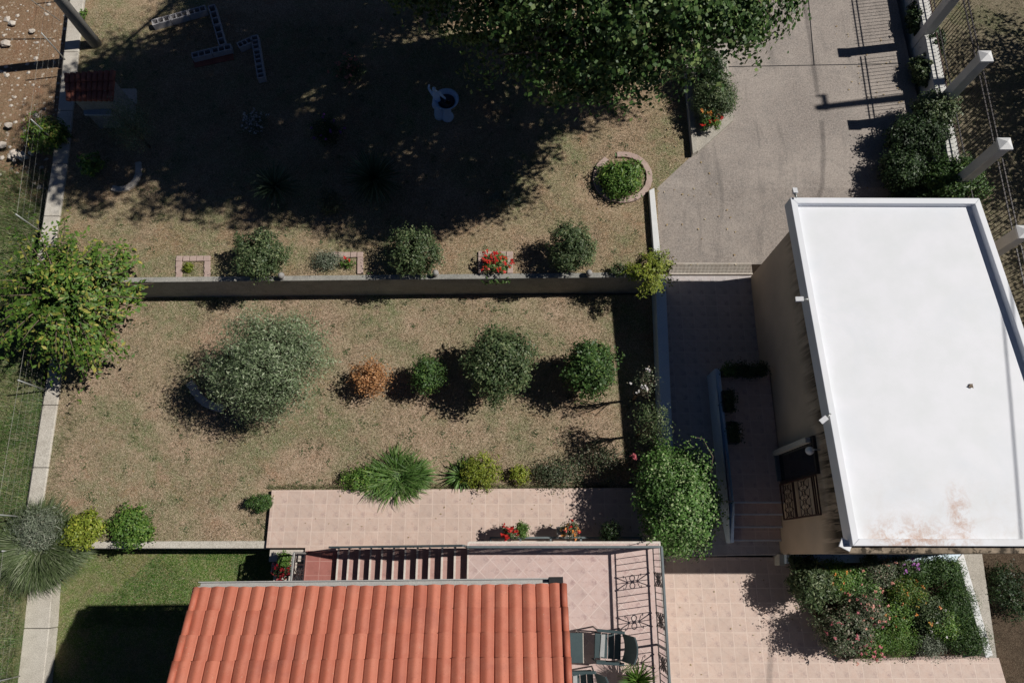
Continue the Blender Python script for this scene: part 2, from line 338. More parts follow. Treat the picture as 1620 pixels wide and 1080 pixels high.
def quads_obj(name, V, mat, parent=None, nv=4):   # V: (n, nv, 3) array, each row one face of its own
    n = len(V); off = np.array(parent_world(parent)) if parent else np.zeros(3)
    me = bpy.data.meshes.new(name); me.vertices.add(n * nv); me.vertices.foreach_set('co', (V.reshape(-1, 3) - off).astype(np.float32).ravel())
    me.loops.add(n * nv); me.loops.foreach_set('vertex_index', np.arange(n * nv, dtype=np.int32))
    me.polygons.add(n); me.polygons.foreach_set('loop_start', np.arange(0, n * nv, nv, dtype=np.int32)); me.polygons.foreach_set('loop_total', np.full(n, nv, dtype=np.int32))
    me.update(calc_edges=True); return link_obj(name, me, mat, parent)
def leaf_quads(pts, outward, L, W, up=.5, jitter=1.0, droop=0):
    n = len(pts); nr = outward / (np.linalg.norm(outward, axis=1, keepdims=True) + 1e-6) + np.array([0, 0, up]) + rng.normal(0, .55 * jitter, (n, 3))
    nr /= np.linalg.norm(nr, axis=1, keepdims=True)
    d = np.cross(nr, rng.normal(0, 1, (n, 3))); d[:, 2] -= droop; d -= (d * nr).sum(1, keepdims=True) * nr; d /= np.linalg.norm(d, axis=1, keepdims=True)
    s = np.cross(nr, d); k = rng.uniform(.65, 1.3, (n, 1)) * L / 2; wd = k * W / L
    return np.stack([pts - d * k, pts + s * wd - d * k * .1, pts + d * k, pts - s * wd - d * k * .1], 1)
def crown_points(blobs, ncl, per, spread, shell=.62, flat=1.):
    P_, O_ = [], []
    vol = np.array([b[1][0] * b[1][1] * b[1][2] for b in blobs]) ** .7; vol /= vol.sum()
    for b, q in zip(blobs, vol):
        k = max(3, int(ncl * q)); d = rng.normal(0, 1, (k, 3)); d /= np.linalg.norm(d, axis=1, keepdims=True)
        lump = 1 + .2 * np.sin(d[:, 0] * 5 + b[0][0] * 3) * np.cos(d[:, 1] * 4 + b[0][1] * 3) + .1 * np.sin(d[:, 0] * 11 + d[:, 1] * 9 + b[0][0] * 7) + rng.normal(0, .07, k) + np.where(rng.random(k) < .07, rng.uniform(.12, .32, k), 0)
        rad = (shell + (1 - shell) * rng.random(k) ** .7) * lump
        c = np.array(b[0]) + d * np.array(b[1]) * rad[:, None]
        pts = np.repeat(c, per, 0) + rng.normal(0, spread, (k * per, 3)) * np.array([1, 1, flat])
        P_.append(pts); O_.append(np.repeat(d, per, 0) + (pts - np.repeat(c, per, 0)) / (spread * 2.5))
    return np.concatenate(P_), np.concatenate(O_)
def limbs(base, blobs, r0, n, mb=None, seed=1, lean=.35):
    rr = random.Random(seed); mb = mb or MB(); base = Vector(base)
    for i in range(n):
        b = rr.choice(blobs); d = Vector((rr.gauss(0, 1), rr.gauss(0, 1), rr.gauss(.1, .7))).normalized()
        e = Vector(b[0]) + Vector((d.x * b[1][0], d.y * b[1][1], d.z * b[1][2])) * .85
        c = Vector(b[0]); st = base.lerp(Vector((base.x, base.y, c.z)), rr.uniform(.3, .75))
        m1 = st.lerp(e, .4) + Vector((rr.gauss(0, 1), rr.gauss(0, 1), rr.gauss(.5, .5))) * (e - st).length * .09
        m2 = st.lerp(e, .75) + Vector((rr.gauss(0, 1), rr.gauss(0, 1), rr.gauss(.3, .5))) * (e - st).length * .07
        mb.tube([st, m1, m2, e], [r0 * .45, r0 * .3, r0 * .18, r0 * .05], 5)
    return mb
def blossoms(root, pts, out, n, mat, size=.035, name='blossoms'):
    idx = rng.choice(len(pts), n); c = pts[idx] + out[idx] / (np.linalg.norm(out[idx], axis=1, keepdims=True) + 1e-6) * .03 + np.array([0, 0, .03])
    k = 5; c = np.repeat(c, k, 0) + rng.normal(0, size * .4, (n * k, 3))
    quads_obj(name, leaf_quads(c, np.tile([0, 0, 1.], (n * k, 1)), size * 1.5, size, .8, .6), mat, root)
def bush(name, label, u, v, z, rx, ry, h, kind='clip', cat='shrub', ncl=None, per=26, leaf=(.035, .018), lift=.08, shell=.6, flowers=None, group=None,
         stem=.03, lumps=5, spread=None, up=.5, trunk_name='stem', crown_name='foliage', nl=10, stemmat='bark', base=None, droop=0):
    zc = z + lift + h / 2; c = P(u, v, zc)
    root = thing(name, label, cat, base or (c.x, c.y, z), group); bs = root.location
    blobs = [((c.x, c.y, zc), (rx * .9, ry * .9, h / 2 * .95))]
    for i in range(lumps):
        a = 2 * pi * i / max(lumps, 1) + random.uniform(-.4, .4)
        blobs.append(((c.x + cos(a) * rx * .45, c.y + sin(a) * ry * .45, zc + random.uniform(-.2, .25) * h / 2), (rx * .55, ry * .55, h / 2 * .6)))
    ncl = ncl or int(420 * rx * ry / .25 * .5 + 60); spread = spread or min(rx, ry) * .11
    pts, out = crown_points(blobs, ncl, per, spread, shell)
    keep = pts[:, 2] > z + .02; pts, out = pts[keep], out[keep]
    quads_obj(crown_name, leaf_quads(pts, out, leaf[0], leaf[1], up, droop=droop), 'leaf_' + kind, root)
    mb = MB().tube([(bs.x, bs.y, z - .05), (bs.x + (c.x - bs.x) * .5, bs.y + (c.y - bs.y) * .5 + .01, z + (zc - z) * .5), (c.x, c.y, zc)], [stem * 1.3, stem, stem * .6], 7)
    limbs((bs.x, bs.y, z), blobs, stem, nl, mb, seed=int(u) + int(v)); part(trunk_name, mb, stemmat, root)
    if flowers:
        for (m_, n_, s_) in flowers: blossoms(root, pts[out[:, 2] > -.2], out[out[:, 2] > -.2], n_, 'fl_' + m_, s_)
    return root
def blade_tuft(name, label, u, v, z, n, L, W, kind, cat='plant', rise=(.3, 1.2), droop=.8, core=.05, zoff=.05, flowers=None, group=None, seg=4, base=None, aniso=(1, 1)):
    c = base or P(u, v, z); root = thing(name, label, cat, (c[0], c[1], z), group)
    az = rng.uniform(0, 2 * pi, n); el = rng.uniform(*rise, n); ln = L * rng.uniform(.6, 1.1, n)
    p = np.stack([c[0] + np.cos(az) * core * rng.random(n), c[1] + np.sin(az) * core * rng.random(n), np.full(n, z + zoff)], 1)
    side = np.stack([-np.sin(az), np.cos(az), np.zeros(n)], 1); side[:, 2] = rng.normal(0, .3, n)
    rows = []; 
    for k in range(seg + 1):
        wd = W * (1 - (k / seg) ** 1.8 * .9) / 2; rows.append((p - side * wd, p + side * wd))
        e = el - droop * (k / seg) * rng.uniform(.7, 1.3, n) * 1.6; st = (ln / seg)[:, None]
        p = p + st * np.stack([np.cos(az) * np.cos(e) * aniso[0], np.sin(az) * np.cos(e) * aniso[1], np.sin(e)], 1); p[:, 2] = np.maximum(p[:, 2], z + .015)
    # connected strips so each blade is one island
    Vv = np.concatenate([np.stack(r, 1) for r in rows], 1)   # n, 2*(seg+1), 3
    m = 2 * (seg + 1); me = bpy.data.meshes.new('leaves'); off = np.array(root.location)
    me.vertices.add(n * m); me.vertices.foreach_set('co', (Vv.reshape(-1, 3) - off).astype(np.float32).ravel())
    fi = np.concatenate([np.array([[2 * k, 2 * k + 1, 2 * k + 3, 2 * k + 2]]) for k in range(seg)], 0)
    F_ = (fi[None] + (np.arange(n) * m)[:, None, None]).reshape(-1).astype(np.int32); q = n * seg
    me.loops.add(q * 4); me.loops.foreach_set('vertex_index', F_); me.polygons.add(q)
    me.polygons.foreach_set('loop_start', np.arange(0, q * 4, 4, dtype=np.int32)); me.polygons.foreach_set('loop_total', np.full(q, 4, dtype=np.int32)); me.update(calc_edges=True)
    link_obj('leaves', me, 'leaf_' + kind, root)
    if flowers:
        for (m_, n_, s_) in flowers:
            idx = rng.choice(n, n_); blossoms(root, Vv[idx, m // 2], np.tile([0, 0, 1.], (n_, 1)), n_, 'fl_' + m_, s_)
    return root

def boughs(name, label, cat, c, z, base, R, n, h, leaf, kind, droop=.25, per=26, up=.6, stem=.06, group=None, seed=3, crown='crown', stub=.25):
    """open crown of separate radiating boughs, each lined with leaves on both sides"""
    t = thing(name, label, cat, base, group); rr = random.Random(seed); c = Vector(c); mb = MB(); b = Vector(base)
    mb.tube([b - Vector((0, 0, .15)), b.lerp(c, .5) + Vector((.03, .02, 0)), c - Vector((0, 0, h * .3))], [stem * 1.2, stem, stem * .8], 8)
    L_, N_ = [], []
    for i in range(n):
        az = rr.uniform(0, 2 * pi); q = rr.random(); el = rr.uniform(-.25, 1.3) if q > .3 else rr.uniform(-.5, .2); ln = R * rr.uniform(.55, 1.12) * (cos(el) * .7 + .42)
        d = Vector((cos(az) * cos(el), sin(az) * cos(el), sin(el) * h / R)); st = c - Vector((0, 0, h * .3)) + d * ln * .05; pts = [st]
        for k in range(5): d = (d + Vector((rr.gauss(0, .09), rr.gauss(0, .09), -droop * .3 + rr.gauss(0, .05)))).normalized(); pts.append(pts[-1] + d * ln / 5)
        mb.tube(pts, [stem * .3, stem * .25, stem * .2, stem * .14, stem * .1, stem * .05], 5)
        for j in range(rr.randint(2, 4)):     # side twigs
            i0 = rr.uniform(1.2, 4.6); a0 = pts[int(i0)].lerp(pts[min(5, int(i0) + 1)], i0 % 1); td = (d + Vector((rr.gauss(0, .8), rr.gauss(0, .8), rr.gauss(0, .35)))).normalized(); a1 = a0 + td * ln * rr.uniform(.18, .38)
            for k in range(per // 3): p = a0.lerp(a1, (k + 1) / (per // 3)); L_.append(p + Vector((rr.gauss(0, leaf[0] * .35), rr.gauss(0, leaf[0] * .35), rr.gauss(0, leaf[0] * .2)))); N_.append((td.x * .4, td.y * .4, .4))
        for k in range(per):
            f_ = stub + (1 - stub) * (k + rr.random()) / per; x = min(f_ * 5, 4.99); p = pts[int(x)].lerp(pts[int(x) + 1], x % 1); sd = Vector((-d.y, d.x, 0)).normalized() * (leaf[0] * .55 * (1 if k % 2 else -1))
            L_.append(p + sd + Vector((rr.gauss(0, leaf[0] * .2), rr.gauss(0, leaf[0] * .2), rr.gauss(0, leaf[0] * .15)))); N_.append((d.x * .3, d.y * .3, .5))
    quads_obj(crown, leaf_quads(np.array([tuple(p) for p in L_]), np.array(N_), leaf[0], leaf[1], up, .8), 'leaf_' + kind, t); part('trunk' if cat == 'tree' else 'stem', mb, 'bark', t); return t

# ================================================================== SETTING
def pxy(lst, z): return [tuple(P(u, v, z)[:2]) for u, v in lst]
struct('ground', MB().box(-70, 70, -60, 90, -2.3, -2.1), 'base')
def LWX(y):   # east edge of the boundary wall on the left, by distance up the plot
    pts = [(-6, -10.9), (-1.6, -11.3), (.3, -11.55), (3.8, -11.75), (7.2, -11.95), (10.3, -12.15), (17, -12.9), (30, -14.0)]
    for (a, xa), (b, xb) in zip(pts, pts[1:]):
        if y <= b: return xa + (xb - xa) * (y - a) / (b - a)
    return pts[-1][1]
YW = P(500, 441, ZU).y                       # retaining wall line
XB = 3.75                                    # parapet line
GX = P(1045, 560, .4).x
struct('lower_garden_lawn', MB().prism([(LWX(.28), .28), (GX + .1, .28), (GX + .1, YW - .05), (LWX(YW), YW - .05)], -2.2, ZG), 'dry_lawn')
dl = [(1040, 296), (1098, 243), (1092, 60), (1088, -60)]
up_pts = [(LWX(YW), P(100, 443, ZU).y), (GX, P(1040, 434, ZU).y)] + [tuple(P(u, v, ZU)[:2]) for u, v in dl] + [(6.3, 26), (LWX(26), 26)]
struct('upper_garden_lawn', MB().prism(up_pts, -2.2, ZU), 'upper_lawn')
struct('low_lawn', MB().prism([(LWX(-8), -8), (-4.9, -8), (-4.9, .24), (LWX(.2), .24)], -2.2, ZL), 'low_lawn')
wp = [(LWX(-8) - .6, -8), (LWX(0) - .55, 0), (LWX(9.5) - .5, 9.5), (-40, 9.5), (-40, -8)]
struct('meadow', MB().prism(wp, -2.2, [-.75, -.45, .2, .2, -.6]), 'wild')
struct('bare_soil', MB().prism([(LWX(9.5) - .5, 9.5), (LWX(26) - .5, 26), (-40, 26), (-40, 9.5)], -2.2, [.2, .5, .5, .2]), 'red_soil')
# driveway: flat at the top, ramping down to the paved yard
yr0, yr1 = P(1100, 300, .7).y, P(1100, 418, .08).y
FX = 11.5
dm = MB()
ya = P(1100, 243, ZU).y
dm.prism([tuple(P(1098, 243, ZU)[:2]), (FX, ya), (FX, 26), (6.3, 26), tuple(P(1088, -60, ZU)[:2])], -2, ZU + .012)
dm.prism([(GX + .12, yr0), (FX, yr0), (FX, ya), tuple(P(1098, 243, ZU)[:2])], -2, [ZU - .05, ZU - .05, ZU + .012, ZU + .012])
dm.prism([(GX + .12, yr1), (FX, yr1), (FX, yr0), (GX + .12, yr0)], -2, [.08, .08, ZU - .05, ZU - .05])
drive = struct('driveway', dm, 'drive')
jm = MB()
for a, b in (((1145, 106), (1425, 101)), ((1279, 0), (1288, 103)), ((1279, 0), (1276, -60))):
    A, B = P(*a, ZU + .014), P(*b, ZU + .014); d = (B - A).normalized(); q = Vector((-d.y, d.x, 0)) * .012
    jm.prism([tuple((A - q)[:2]), tuple((B - q)[:2]), tuple((B + q)[:2]), tuple((A + q)[:2])], ZU + .013, ZU + .018)
part('expansion_joint', jm, 'black', drive)
# paved yard levels
yn = P(1100, 434, 0).y
struct('paved_yard', MB().prism([(GX + .1, .1), (6.6, .1), (6.6, yn), (GX + .1, yn)], -2, 0), 'yard_tile')
struct('yard_edge_step', MB().prism([tuple(P(1055, 881, 0)[:2]), tuple(P(1236, 877, 0)[:2]), tuple(P(1236, 875, 0)[:2]), tuple(P(1055, 879, 0)[:2])], -.3, .006), 'white_edge')
sp = [(3.3, -6), tuple(P(1612, 1150, ZS)[:2]), tuple(P(1580, 1040, ZS)[:2]), tuple(P(1560, 1040, ZS)[:2]), (9.5, .06), (3.3, .06)]
struct('south_patio', MB().prism(sp, -2, ZS), 'patio_tile')
strip = [tuple(P(430, 775, 0)[:2]), tuple(P(421, 866, 0)[:2]), tuple(P(483, 866, 0)[:2]), (-5.1, -2.2), (3.6, -2.2), (3.6, P(1012, 771, 0).y)]
struct('tiled_walk', MB().prism(strip, -1.6, 0), 'patio_tile')
# ground beyond the fence on the right, and the lower yard south-east
struct('side_plot', MB().prism([(FX + .3, 3), (40, 3), (40, 40), (FX + .3, 40)], -2, .8), 'side_ground')
struct('gravel_path', MB().prism(pxy([(1522, 874), (1553, 871), (1572, 1005), (1577, 1040), (1560, 1040)], -.05), -2, -.05), 'concrete')
struct('sunken_path', MB().prism([(11.05, -7), (13.2, -7), (13.2, 2.99), (10.0, 2.99), (10.0, .3), (11.0, .3)], -2, -.6), 'soil')

# ================================================================== WALLS
def wall_strip(name, label, ys, z0, ztop, wid, mat, bevel=.02):
    mb = MB()
    for a, b in zip(ys, ys[1:]):
        xa, xb = LWX(a), LWX(b)
        if (a, b) != (ys[0], ys[1]): a += .012
        mb.prism([(xa - wid, a), (xa, a), (xb, b), (xb - wid, b)], z0, ztop)
    o = part(name, mb, mat, None, bevel); return tag(o, label, 'wall')
wall_strip('boundary_wall', 'long low concrete wall along the left edge beside the shaded upper garden', [YW + .2, 8.7, 10.3, 12, 14, 17, 22], -1.5, ZU + .06, .42, 'concrete_lt')
wall_strip('boundary_wall', 'low concrete wall along the left edge beside the dry lower lawn', [.75, 2.2, 3.8, 5.4, YW + .15], -1.5, ZG + .05, .38, 'concrete_lt')
wall_strip('boundary_wall', 'wide pale concrete wall at the bottom left corner beside the shaded grass', [-8, -5, -3.2, -1.6, .3], -2.1, ZL + .35, .62, 'concrete_lt')
rt = part('retaining_wall', MB().prism([tuple(P(60, 448, .92)[:2]), tuple(P(1040, 438, .92)[:2]), tuple(P(1040, 430, .92)[:2]), tuple(P(60, 440, .92)[:2])], -1, .92), 'wall_grey', None, .015)
tag(rt, 'long grey concrete retaining wall with a wide top between the two dry gardens', 'wall')
t = part('retaining_wall', MB().prism([tuple(P(100, 867, ZG + .03)[:2]), tuple(P(424, 867, ZG + .03)[:2]), tuple(P(424, 855, ZG + .03)[:2]), tuple(P(100, 856, ZG + .03)[:2])], -2, ZG + .05), 'concrete_lt', None, .015)
tag(t, 'weathered pale concrete wall above the strip of green grass, ending at the tiled walk', 'wall')
yB0, yB1 = P(1052, 706, .4).y, YW - .1
t = part('parapet_wall', MB().prism([tuple(P(1049, 760, .4)[:2]), tuple(P(1067, 760, .4)[:2]), tuple(P(1053, 440, .4)[:2]), tuple(P(1037, 440, .4)[:2])], -1, .4), 'shade_tinted_white', None, .01)
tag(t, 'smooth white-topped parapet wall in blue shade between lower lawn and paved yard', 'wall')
t = part('parapet_wall', MB().prism(pxy([(1027, 301), (1035, 297), (1044, 392), (1046, 432), (1037, 432), (1034, 392)], ZU + .17), -1, ZU + .17), 'white_paint', None, .01)
tag(t, 'short sunlit white kerb wall between the upper garden and the driveway', 'wall')
# bed wall by the driveway
t = part('bed_kerb', MB().prism(pxy([(1082, 92), (1092, 90), (1104, 238), (1096, 243)], ZU + .2), -.5, ZU + .2), 'concrete', None, .01)
tag(t, 'narrow grey concrete kerb holding the flower bed beside the driveway', 'kerb')
struct('flower_bed_soil', MB().prism(pxy([(1092, 88), (1150, 75), (1160, 190), (1104, 240)], ZU + .12), 0, ZU + .12), 'concrete')

# drain grate across the foot of the driveway
ga, gb = P(1058, 433, .04), P(1190, 433, .04); gt = P(1058, 419, .04).y
g = thing('drain_grate', 'long rusty mesh drain grate across the foot of the driveway', 'grate', (ga.x, ga.y, 0))
part('channel', MB().box(ga.x, gb.x, ga.y - .01, gt + .01, -.02, .012), 'soil', g)
mb = MB().box(ga.x, gb.x, ga.y - .035, ga.y, -.3, .085).box(ga.x, gb.x, gt, gt + .03, -.1, .098)
part('frame', mb, 'stone_pale', g)
mb = MB(); n = 62
for i in range(n): xx = ga.x + (gb.x - ga.x) * (i + .5) / n; mb.box(xx - .006, xx + .006, ga.y, gt, .05, .066)
for i in range(6): yy = ga.y + (gt - ga.y) * (i + .5) / 6; mb.box(ga.x, gb.x, yy - .005, yy + .005, .067, .075)
part('mesh', mb, 'stone_pale', g)

# ================================================================== WHITE FLAT-ROOFED HOUSE
RZ = 3.75
q = [P(1350, 862, RZ), P(1737, 863, RZ), P(1549, 314, RZ), P(1251, 313, RZ)]
hb = thing('white_house', 'flat white-roofed house with beige plaster wall and rust stains on the roof', 'house', (8.4, 3.8, 0))
ww = [(6.46, .12), (10.2, .12), (10.2, 7.33), (6.5, 7.33)]
part('wall', MB().prism(ww, -1, [3.5] * 4), 'plaster', hb)
qi = [(p.x, p.y) for p in q]
slab = MB().prism(qi, 3.46, RZ - .14); part('roof', slab, 'roof_white', hb)
def inset(pts, ds):
    n = len(pts); res = []
    for i in range(n):
        a = Vector(pts[i - 1]); b = Vector(pts[i]); c = Vector(pts[(i + 1) % n])
        d1 = (b - a).normalized(); d2 = (c - b).normalized(); n1 = Vector((-d1.y, d1.x)) * ds[i - 1]; n2 = Vector((-d2.y, d2.x)) * ds[i]
        A, B = a + n1, b + n2; den = d1.x * d2.y - d1.y * d2.x; tt = ((B.x - A.x) * d2.y - (B.y - A.y) * d2.x) / den; res.append(tuple(A + d1 * tt))
    return res
qo = inset(qi, [-.01] * 4); qn = inset(qi, [.12, .13, .13, .13])
mb = MB()
for i in range(4):
    j = (i + 1) % 4; mb.prism([qo[i], qo[j], qn[j], qn[i]], 3.40, RZ)
part('parapet', mb, 'roof_white', hb, .012)
# glazed door in the west wall, standing open onto the raised terrace
dy0, dy1 = P(1262, 758, 1.6).y, P(1262, 702, 1.6).y
XW = 6.455
d = part('door', MB().box(XW - .05, XW + .02, dy0, dy0 + .06, .64, 2.72).box(XW - .05, XW + .02, dy1 - .06, dy1, .64, 2.72).box(XW - .05, XW + .02, dy0 + .06, dy1 - .06, 2.64, 2.72), 'iron', hb)
part('pane', MB().box(XW - .03, XW - .015, dy0 + .06, dy1 - .06, .70, 2.64), 'glass_dark', d)
part('jamb', MB().box(XW - .16, XW - .051, dy1 - .13, dy1 - .02, .66, 2.6), 'stucco', d)
part('sill', MB().box(XW - .12, XW - .031, dy0 + .06, dy1 - .14, .645, .70), 'rail_grey', d)
# ornate iron grille leaf folded flat against the wall
gy0, gy1 = P(1270, 818, 1.6).y, dy0 - .03
GX2 = XW - .09
gl = thing('door_grille', 'ornate black iron grille leaf folded open against the beige wall', 'grille', (GX2, (gy0 + gy1) / 2, .7))
mb = MB()
for yy in (gy0, gy1): mb.bar((GX2, yy, .72), (GX2, yy, 2.72), .035)
for zz in (.72, 1.45, 1.5, 2.5, 2.6, 2.72): mb.bar((GX2, gy0, zz), (GX2, gy1, zz), .028)
part('frame', mb, 'iron_brown', gl)
mb = MB()
def ring(mb, c, r, ax, rad=.008, n=14, k=4):
    pts = [Vector(c) + (Vector((0, cos(2 * pi * i / n), sin(2 * pi * i / n))) if ax == 'x' else Vector((cos(2 * pi * i / n), 0, sin(2 * pi * i / n))) if ax == 'y' else Vector((cos(2 * pi * i / n), sin(2 * pi * i / n), 0))) * r for i in range(n)]
    mb.tube(pts, rad, k, closed=True)
for zc_ in (1.1, 2.0):
    mb = MB()
    for k in range(4):
        yy = gy0 + (gy1 - gy0) * (k + .5) / 4; ring(mb, (GX2, yy, zc_), .085, 'x'); ring(mb, (GX2, yy, zc_), .045, 'x')
        for s in (-1, 1):
            for s2 in (-1, 1): mb.bar((GX2, yy + s * .03, zc_ + s2 * .08), (GX2, yy + s * .08, zc_ + s2 * .2), .012); mb.blob((GX2, yy + s * .09, zc_ + s2 * .22), .02, 6)
        for zz in ((.9, 1.3) if zc_ < 1.5 else (1.75, 2.3)): mb.bar((GX2, gy0 + (gy1 - gy0) * k / 4, zz), (GX2, gy0 + (gy1 - gy0) * (k + .8) / 4, zz + .02), .01)
    part('scrollwork', mb, 'iron_brown', gl)
# wall lamp, security cameras, floodlight
wl = P(1292, 712, 2.8)
t = thing('wall_lamp', 'round white wall lamp on the beige wall above the open door', 'lamp', (XW, wl.y, 2.8))
part('bracket', MB().tube([(XW, wl.y, 2.87), (XW - .12, wl.y, 2.91), (XW - .16, wl.y, 2.85)], .015, 6), 'galv', t)
part('lamp_shade', MB().lathe((XW - .16, wl.y, 2.7), [(.02, .16), (.05, .14), (.085, .08), (.09, .03), (.06, 0)], 14), 'cam_white', t)
def camera_unit(u, v, z, dirv, label, L=.22):
    c = P(u, v, z); d = Vector(dirv).normalized(); t = thing('security_camera', label, 'camera', tuple(c), 'security cameras under the roof edge')
    part('housing', MB().bar(c - d * L * .5, c + d * L * .5, .085, .08), 'cam_white', t, .01)
    part('sunshade', MB().bar(c - d * L * .55 + Vector((0, 0, .048)), c + d * L * .62 + Vector((0, 0, .048)), .1, .012), 'cam_white', t)
    part('lens', MB().tube([c + d * L * .5, c + d * (L * .5 + .008)], .03, 10), 'black', t)
    e = c - d * L * .5; part('bracket', MB().tube([e, e - d * .06 + Vector((0, 0, .02)), e - d * .13], .018, 8).blob(e - d * .05, .03, 8), 'galv', t)
camera_unit(1257, 303, RZ, (.05, 1, -.3), 'small white security camera above the roof corner facing the driveway', .13)
camera_unit(1264, 474, 3.72, (-1, .03, -.15), 'white security camera pointing straight out over the shaded yard halfway along the roof edge', .14)
camera_unit(1302, 664, 3.72, (-1, -.75, -.2), 'white security camera pointing diagonally down near the door lamp', .14)
f = P(1338, 861, 3.6); t = thing('floodlight', 'flat white square floodlight panel at the south-west roof corner', 'floodlight', tuple(f))
rot = Matrix.Rotation(radians(-28), 3, 'Z')
cs = [tuple((f + rot @ Vector((x, y, 0)))[:2]) for x, y in ((-.11, -.09), (.11, -.09), (.11, .09), (-.11, .09))]
part('panel', MB().prism(cs, 3.57, 3.61), 'cam_white', t, .008); part('bracket', MB().bar(f + Vector((.05, .03, -.02)), f + Vector((.2, .1, -.03)), .03), 'galv', t)
part('sensor', MB().blob((f.x, f.y, 3.612), .01, 8), 'black', t)
lf = P(1536, 611, RZ - .13)
quads_obj('dead_leaf', leaf_quads(np.array([lf] * 3) + rng.normal(0, .02, (3, 3)) * [1, 1, .2] + [0, 0, .02], np.tile([0, 0, 1.], (3, 1)), .1, .06, .5), 'twig')
tag(bpy.data.objects['dead_leaf'], 'single dark curled dead leaf lying on the white roof', 'leaf')

# raised terrace of the white house with steps
ty1 = P(1135, 583, .64).y; tx0, tx1 = P(1150, 745, .64).x, 6.455
ter = thing('raised_terrace', 'raised tiled terrace with low side wall and steps along the beige house wall', 'terrace', (5.8, 3, 0))
ty0 = P(1200, 795, .64).y
part('floor', MB().box(tx0, tx1, ty0, ty1, -.5, .64), 'patio_tile', ter)
ws = [P(1131, 583, .74), P(1139, 583, .74), P(1151, 700, .74), P(1162, 800, .74), P(1161, 858, .3), P(1155, 858, .3), P(1153, 800, .74), P(1143, 700, .74)]
part('side_wall', MB().prism([(p.x, p.y) for p in ws], -.1, [p.z for p in ws]), 'shade_tinted_white', ter)
for k, (v, z) in enumerate([(814, .48), (834, .32), (855, .16)]):
    yy = P(1200, v, z).y; y2 = P(1200, [795, 814, 834][k], [.64, .48, .32][k]).y
    st = part('step', MB().box(tx0 + .03, tx1, yy, y2, -.2, z), 'patio_tile', ter)
    part('nosing', MB().box(tx0 + .03, tx1, yy - .012, yy + .03, z - .02, z + .006), 'white_paint', st)
part('nosing', MB().box(tx0 + .03, tx1, ty0 - .012, ty0 + .03, .62, .646), 'white_paint', ter)
t = part('corner_post', MB().prism(pxy([(1233, 894), (1243, 894), (1243, 876), (1233, 876)], .15), -.3, [.15, .15, .15, .15]), 'stucco', None, .01); tag(t, 'short white post at the south-west foot of the beige house wall', 'post')
for i, (z0, z1) in enumerate([]): pass

# ================================================================== RED-TILED HOUSE
ZE, PITCH, YAW = 4.9, radians(22), radians(1.1)
EL, ER = P(315, 931, ZE), P(889, 925, ZE)
wd = (ER - EL).length; ax = (ER - EL).normalized(); dn = Vector((ax.y, -ax.x, 0))   # dn = towards the ridge (south)
hs = thing('tiled_house', 'house with orange-red clay tile roof at the bottom of the garden', 'house', (EL.x + wd / 2, EL.y - 3, -1.2))
NR, NC, rowl = 18, 27, .388
def RP(s, r, h=0):    # s metres along eave, r metres up the slope, h metres above it
    return EL + ax * s + dn * (r * cos(PITCH) - h * sin(PITCH)) + Vector((0, 0, r * sin(PITCH) + h * cos(PITCH)))
cw = wd / NC
prof = [(0, .0), (.04, .012), (.12, .02), (.22, .03), (.34, .042), (.46, .048), (.56, .046), (.68, .034), (.8, .022), (.92, .016), (.975, .014), (.985, .0)]
verts, faces = [], []
for r in range(NR):
    for c_ in range(NC):
        o = len(verts); jr, jh, js = random.uniform(-.008, .008), random.uniform(-.004, .005), random.uniform(-.004, .004); k = len(prof)
        for (fr, lift) in ((0, .045), (1.06, .002)):
            for (px_, pz_) in prof: verts.append(tuple(RP((c_ + px_ + .005) * cw + js * fr, (r + fr) * rowl + jr, pz_ + lift + jh)))
        for dz_ in (0, -.038):
            for (px_, pz_) in prof: verts.append(tuple(RP((c_ + px_ + .005) * cw, r * rowl + jr, pz_ + .045 + dz_ + jh)))
        for i in range(k - 1):
            faces.append((o + i, o + i + 1, o + k + i + 1, o + k + i)); faces.append((o + 3 * k + i, o + 3 * k + i + 1, o + 2 * k + i + 1, o + 2 * k + i))
mb = MB(); mb.add(verts, faces, True); rf = part('roof', mb, 'roof_tile', hs)
me = rf.data; me.polygons.foreach_set('use_smooth', [True] * len(me.polygons)); me.materials.append(M['clay_dark']); me.polygons.foreach_set('material_index', [i % 2 for i in range(len(me.polygons))])  # front lips coloured darker, painting in the shadow line under each course
for sd in (0, 1): part('verge_tiles', (lambda m: [m.tube([RP(-.02 if sd == 0 else wd + .02, r * rowl, .05), RP(-.02 if sd == 0 else wd + .02, (r + 1.04) * rowl, .025)], [.062, .055], 10) for r in range(NR)] and m)(MB()), 'roof_tile', hs)
mb = MB(); mb.add([RP(0, 0, -.04), RP(wd, 0, -.04), RP(wd, NR * rowl, -.04), RP(0, NR * rowl, -.04), RP(0, 0, -.14), RP(wd, 0, -.14), RP(wd, NR * rowl, -.14), RP(0, NR * rowl, -.14)], [(0, 1, 2, 3), (7, 6, 5, 4), (0, 4, 5, 1), (1, 5, 6, 2), (2, 6, 7, 3), (3, 7, 4, 0)])
part('roof_deck', mb, 'clay_dark', hs)
a0 = EL + ax * .45 + dn * .55; a1 = EL + ax * (wd - .12) + dn * .55
part('wall', MB().prism([tuple(a0[:2]), tuple(a1[:2]), tuple((a1 + dn * 7)[:2]), tuple((a0 + dn * 7)[:2])], -2, 4.75), 'stucco', hs)
gz = ZE - .02
gm = MB(); A, B = EL - dn * .07 - ax * .02, ER - dn * .07 + ax * .02
for s_ in (0, 1):
    o_ = -dn * (.038 if s_ else -.038); gm.bar(A + o_ + Vector((0, 0, .0)), B + o_ + Vector((0, 0, .0)), .018, .03)
gm.bar(A + Vector((0, 0, -.09)), B + Vector((0, 0, -.09)), .07, .01)
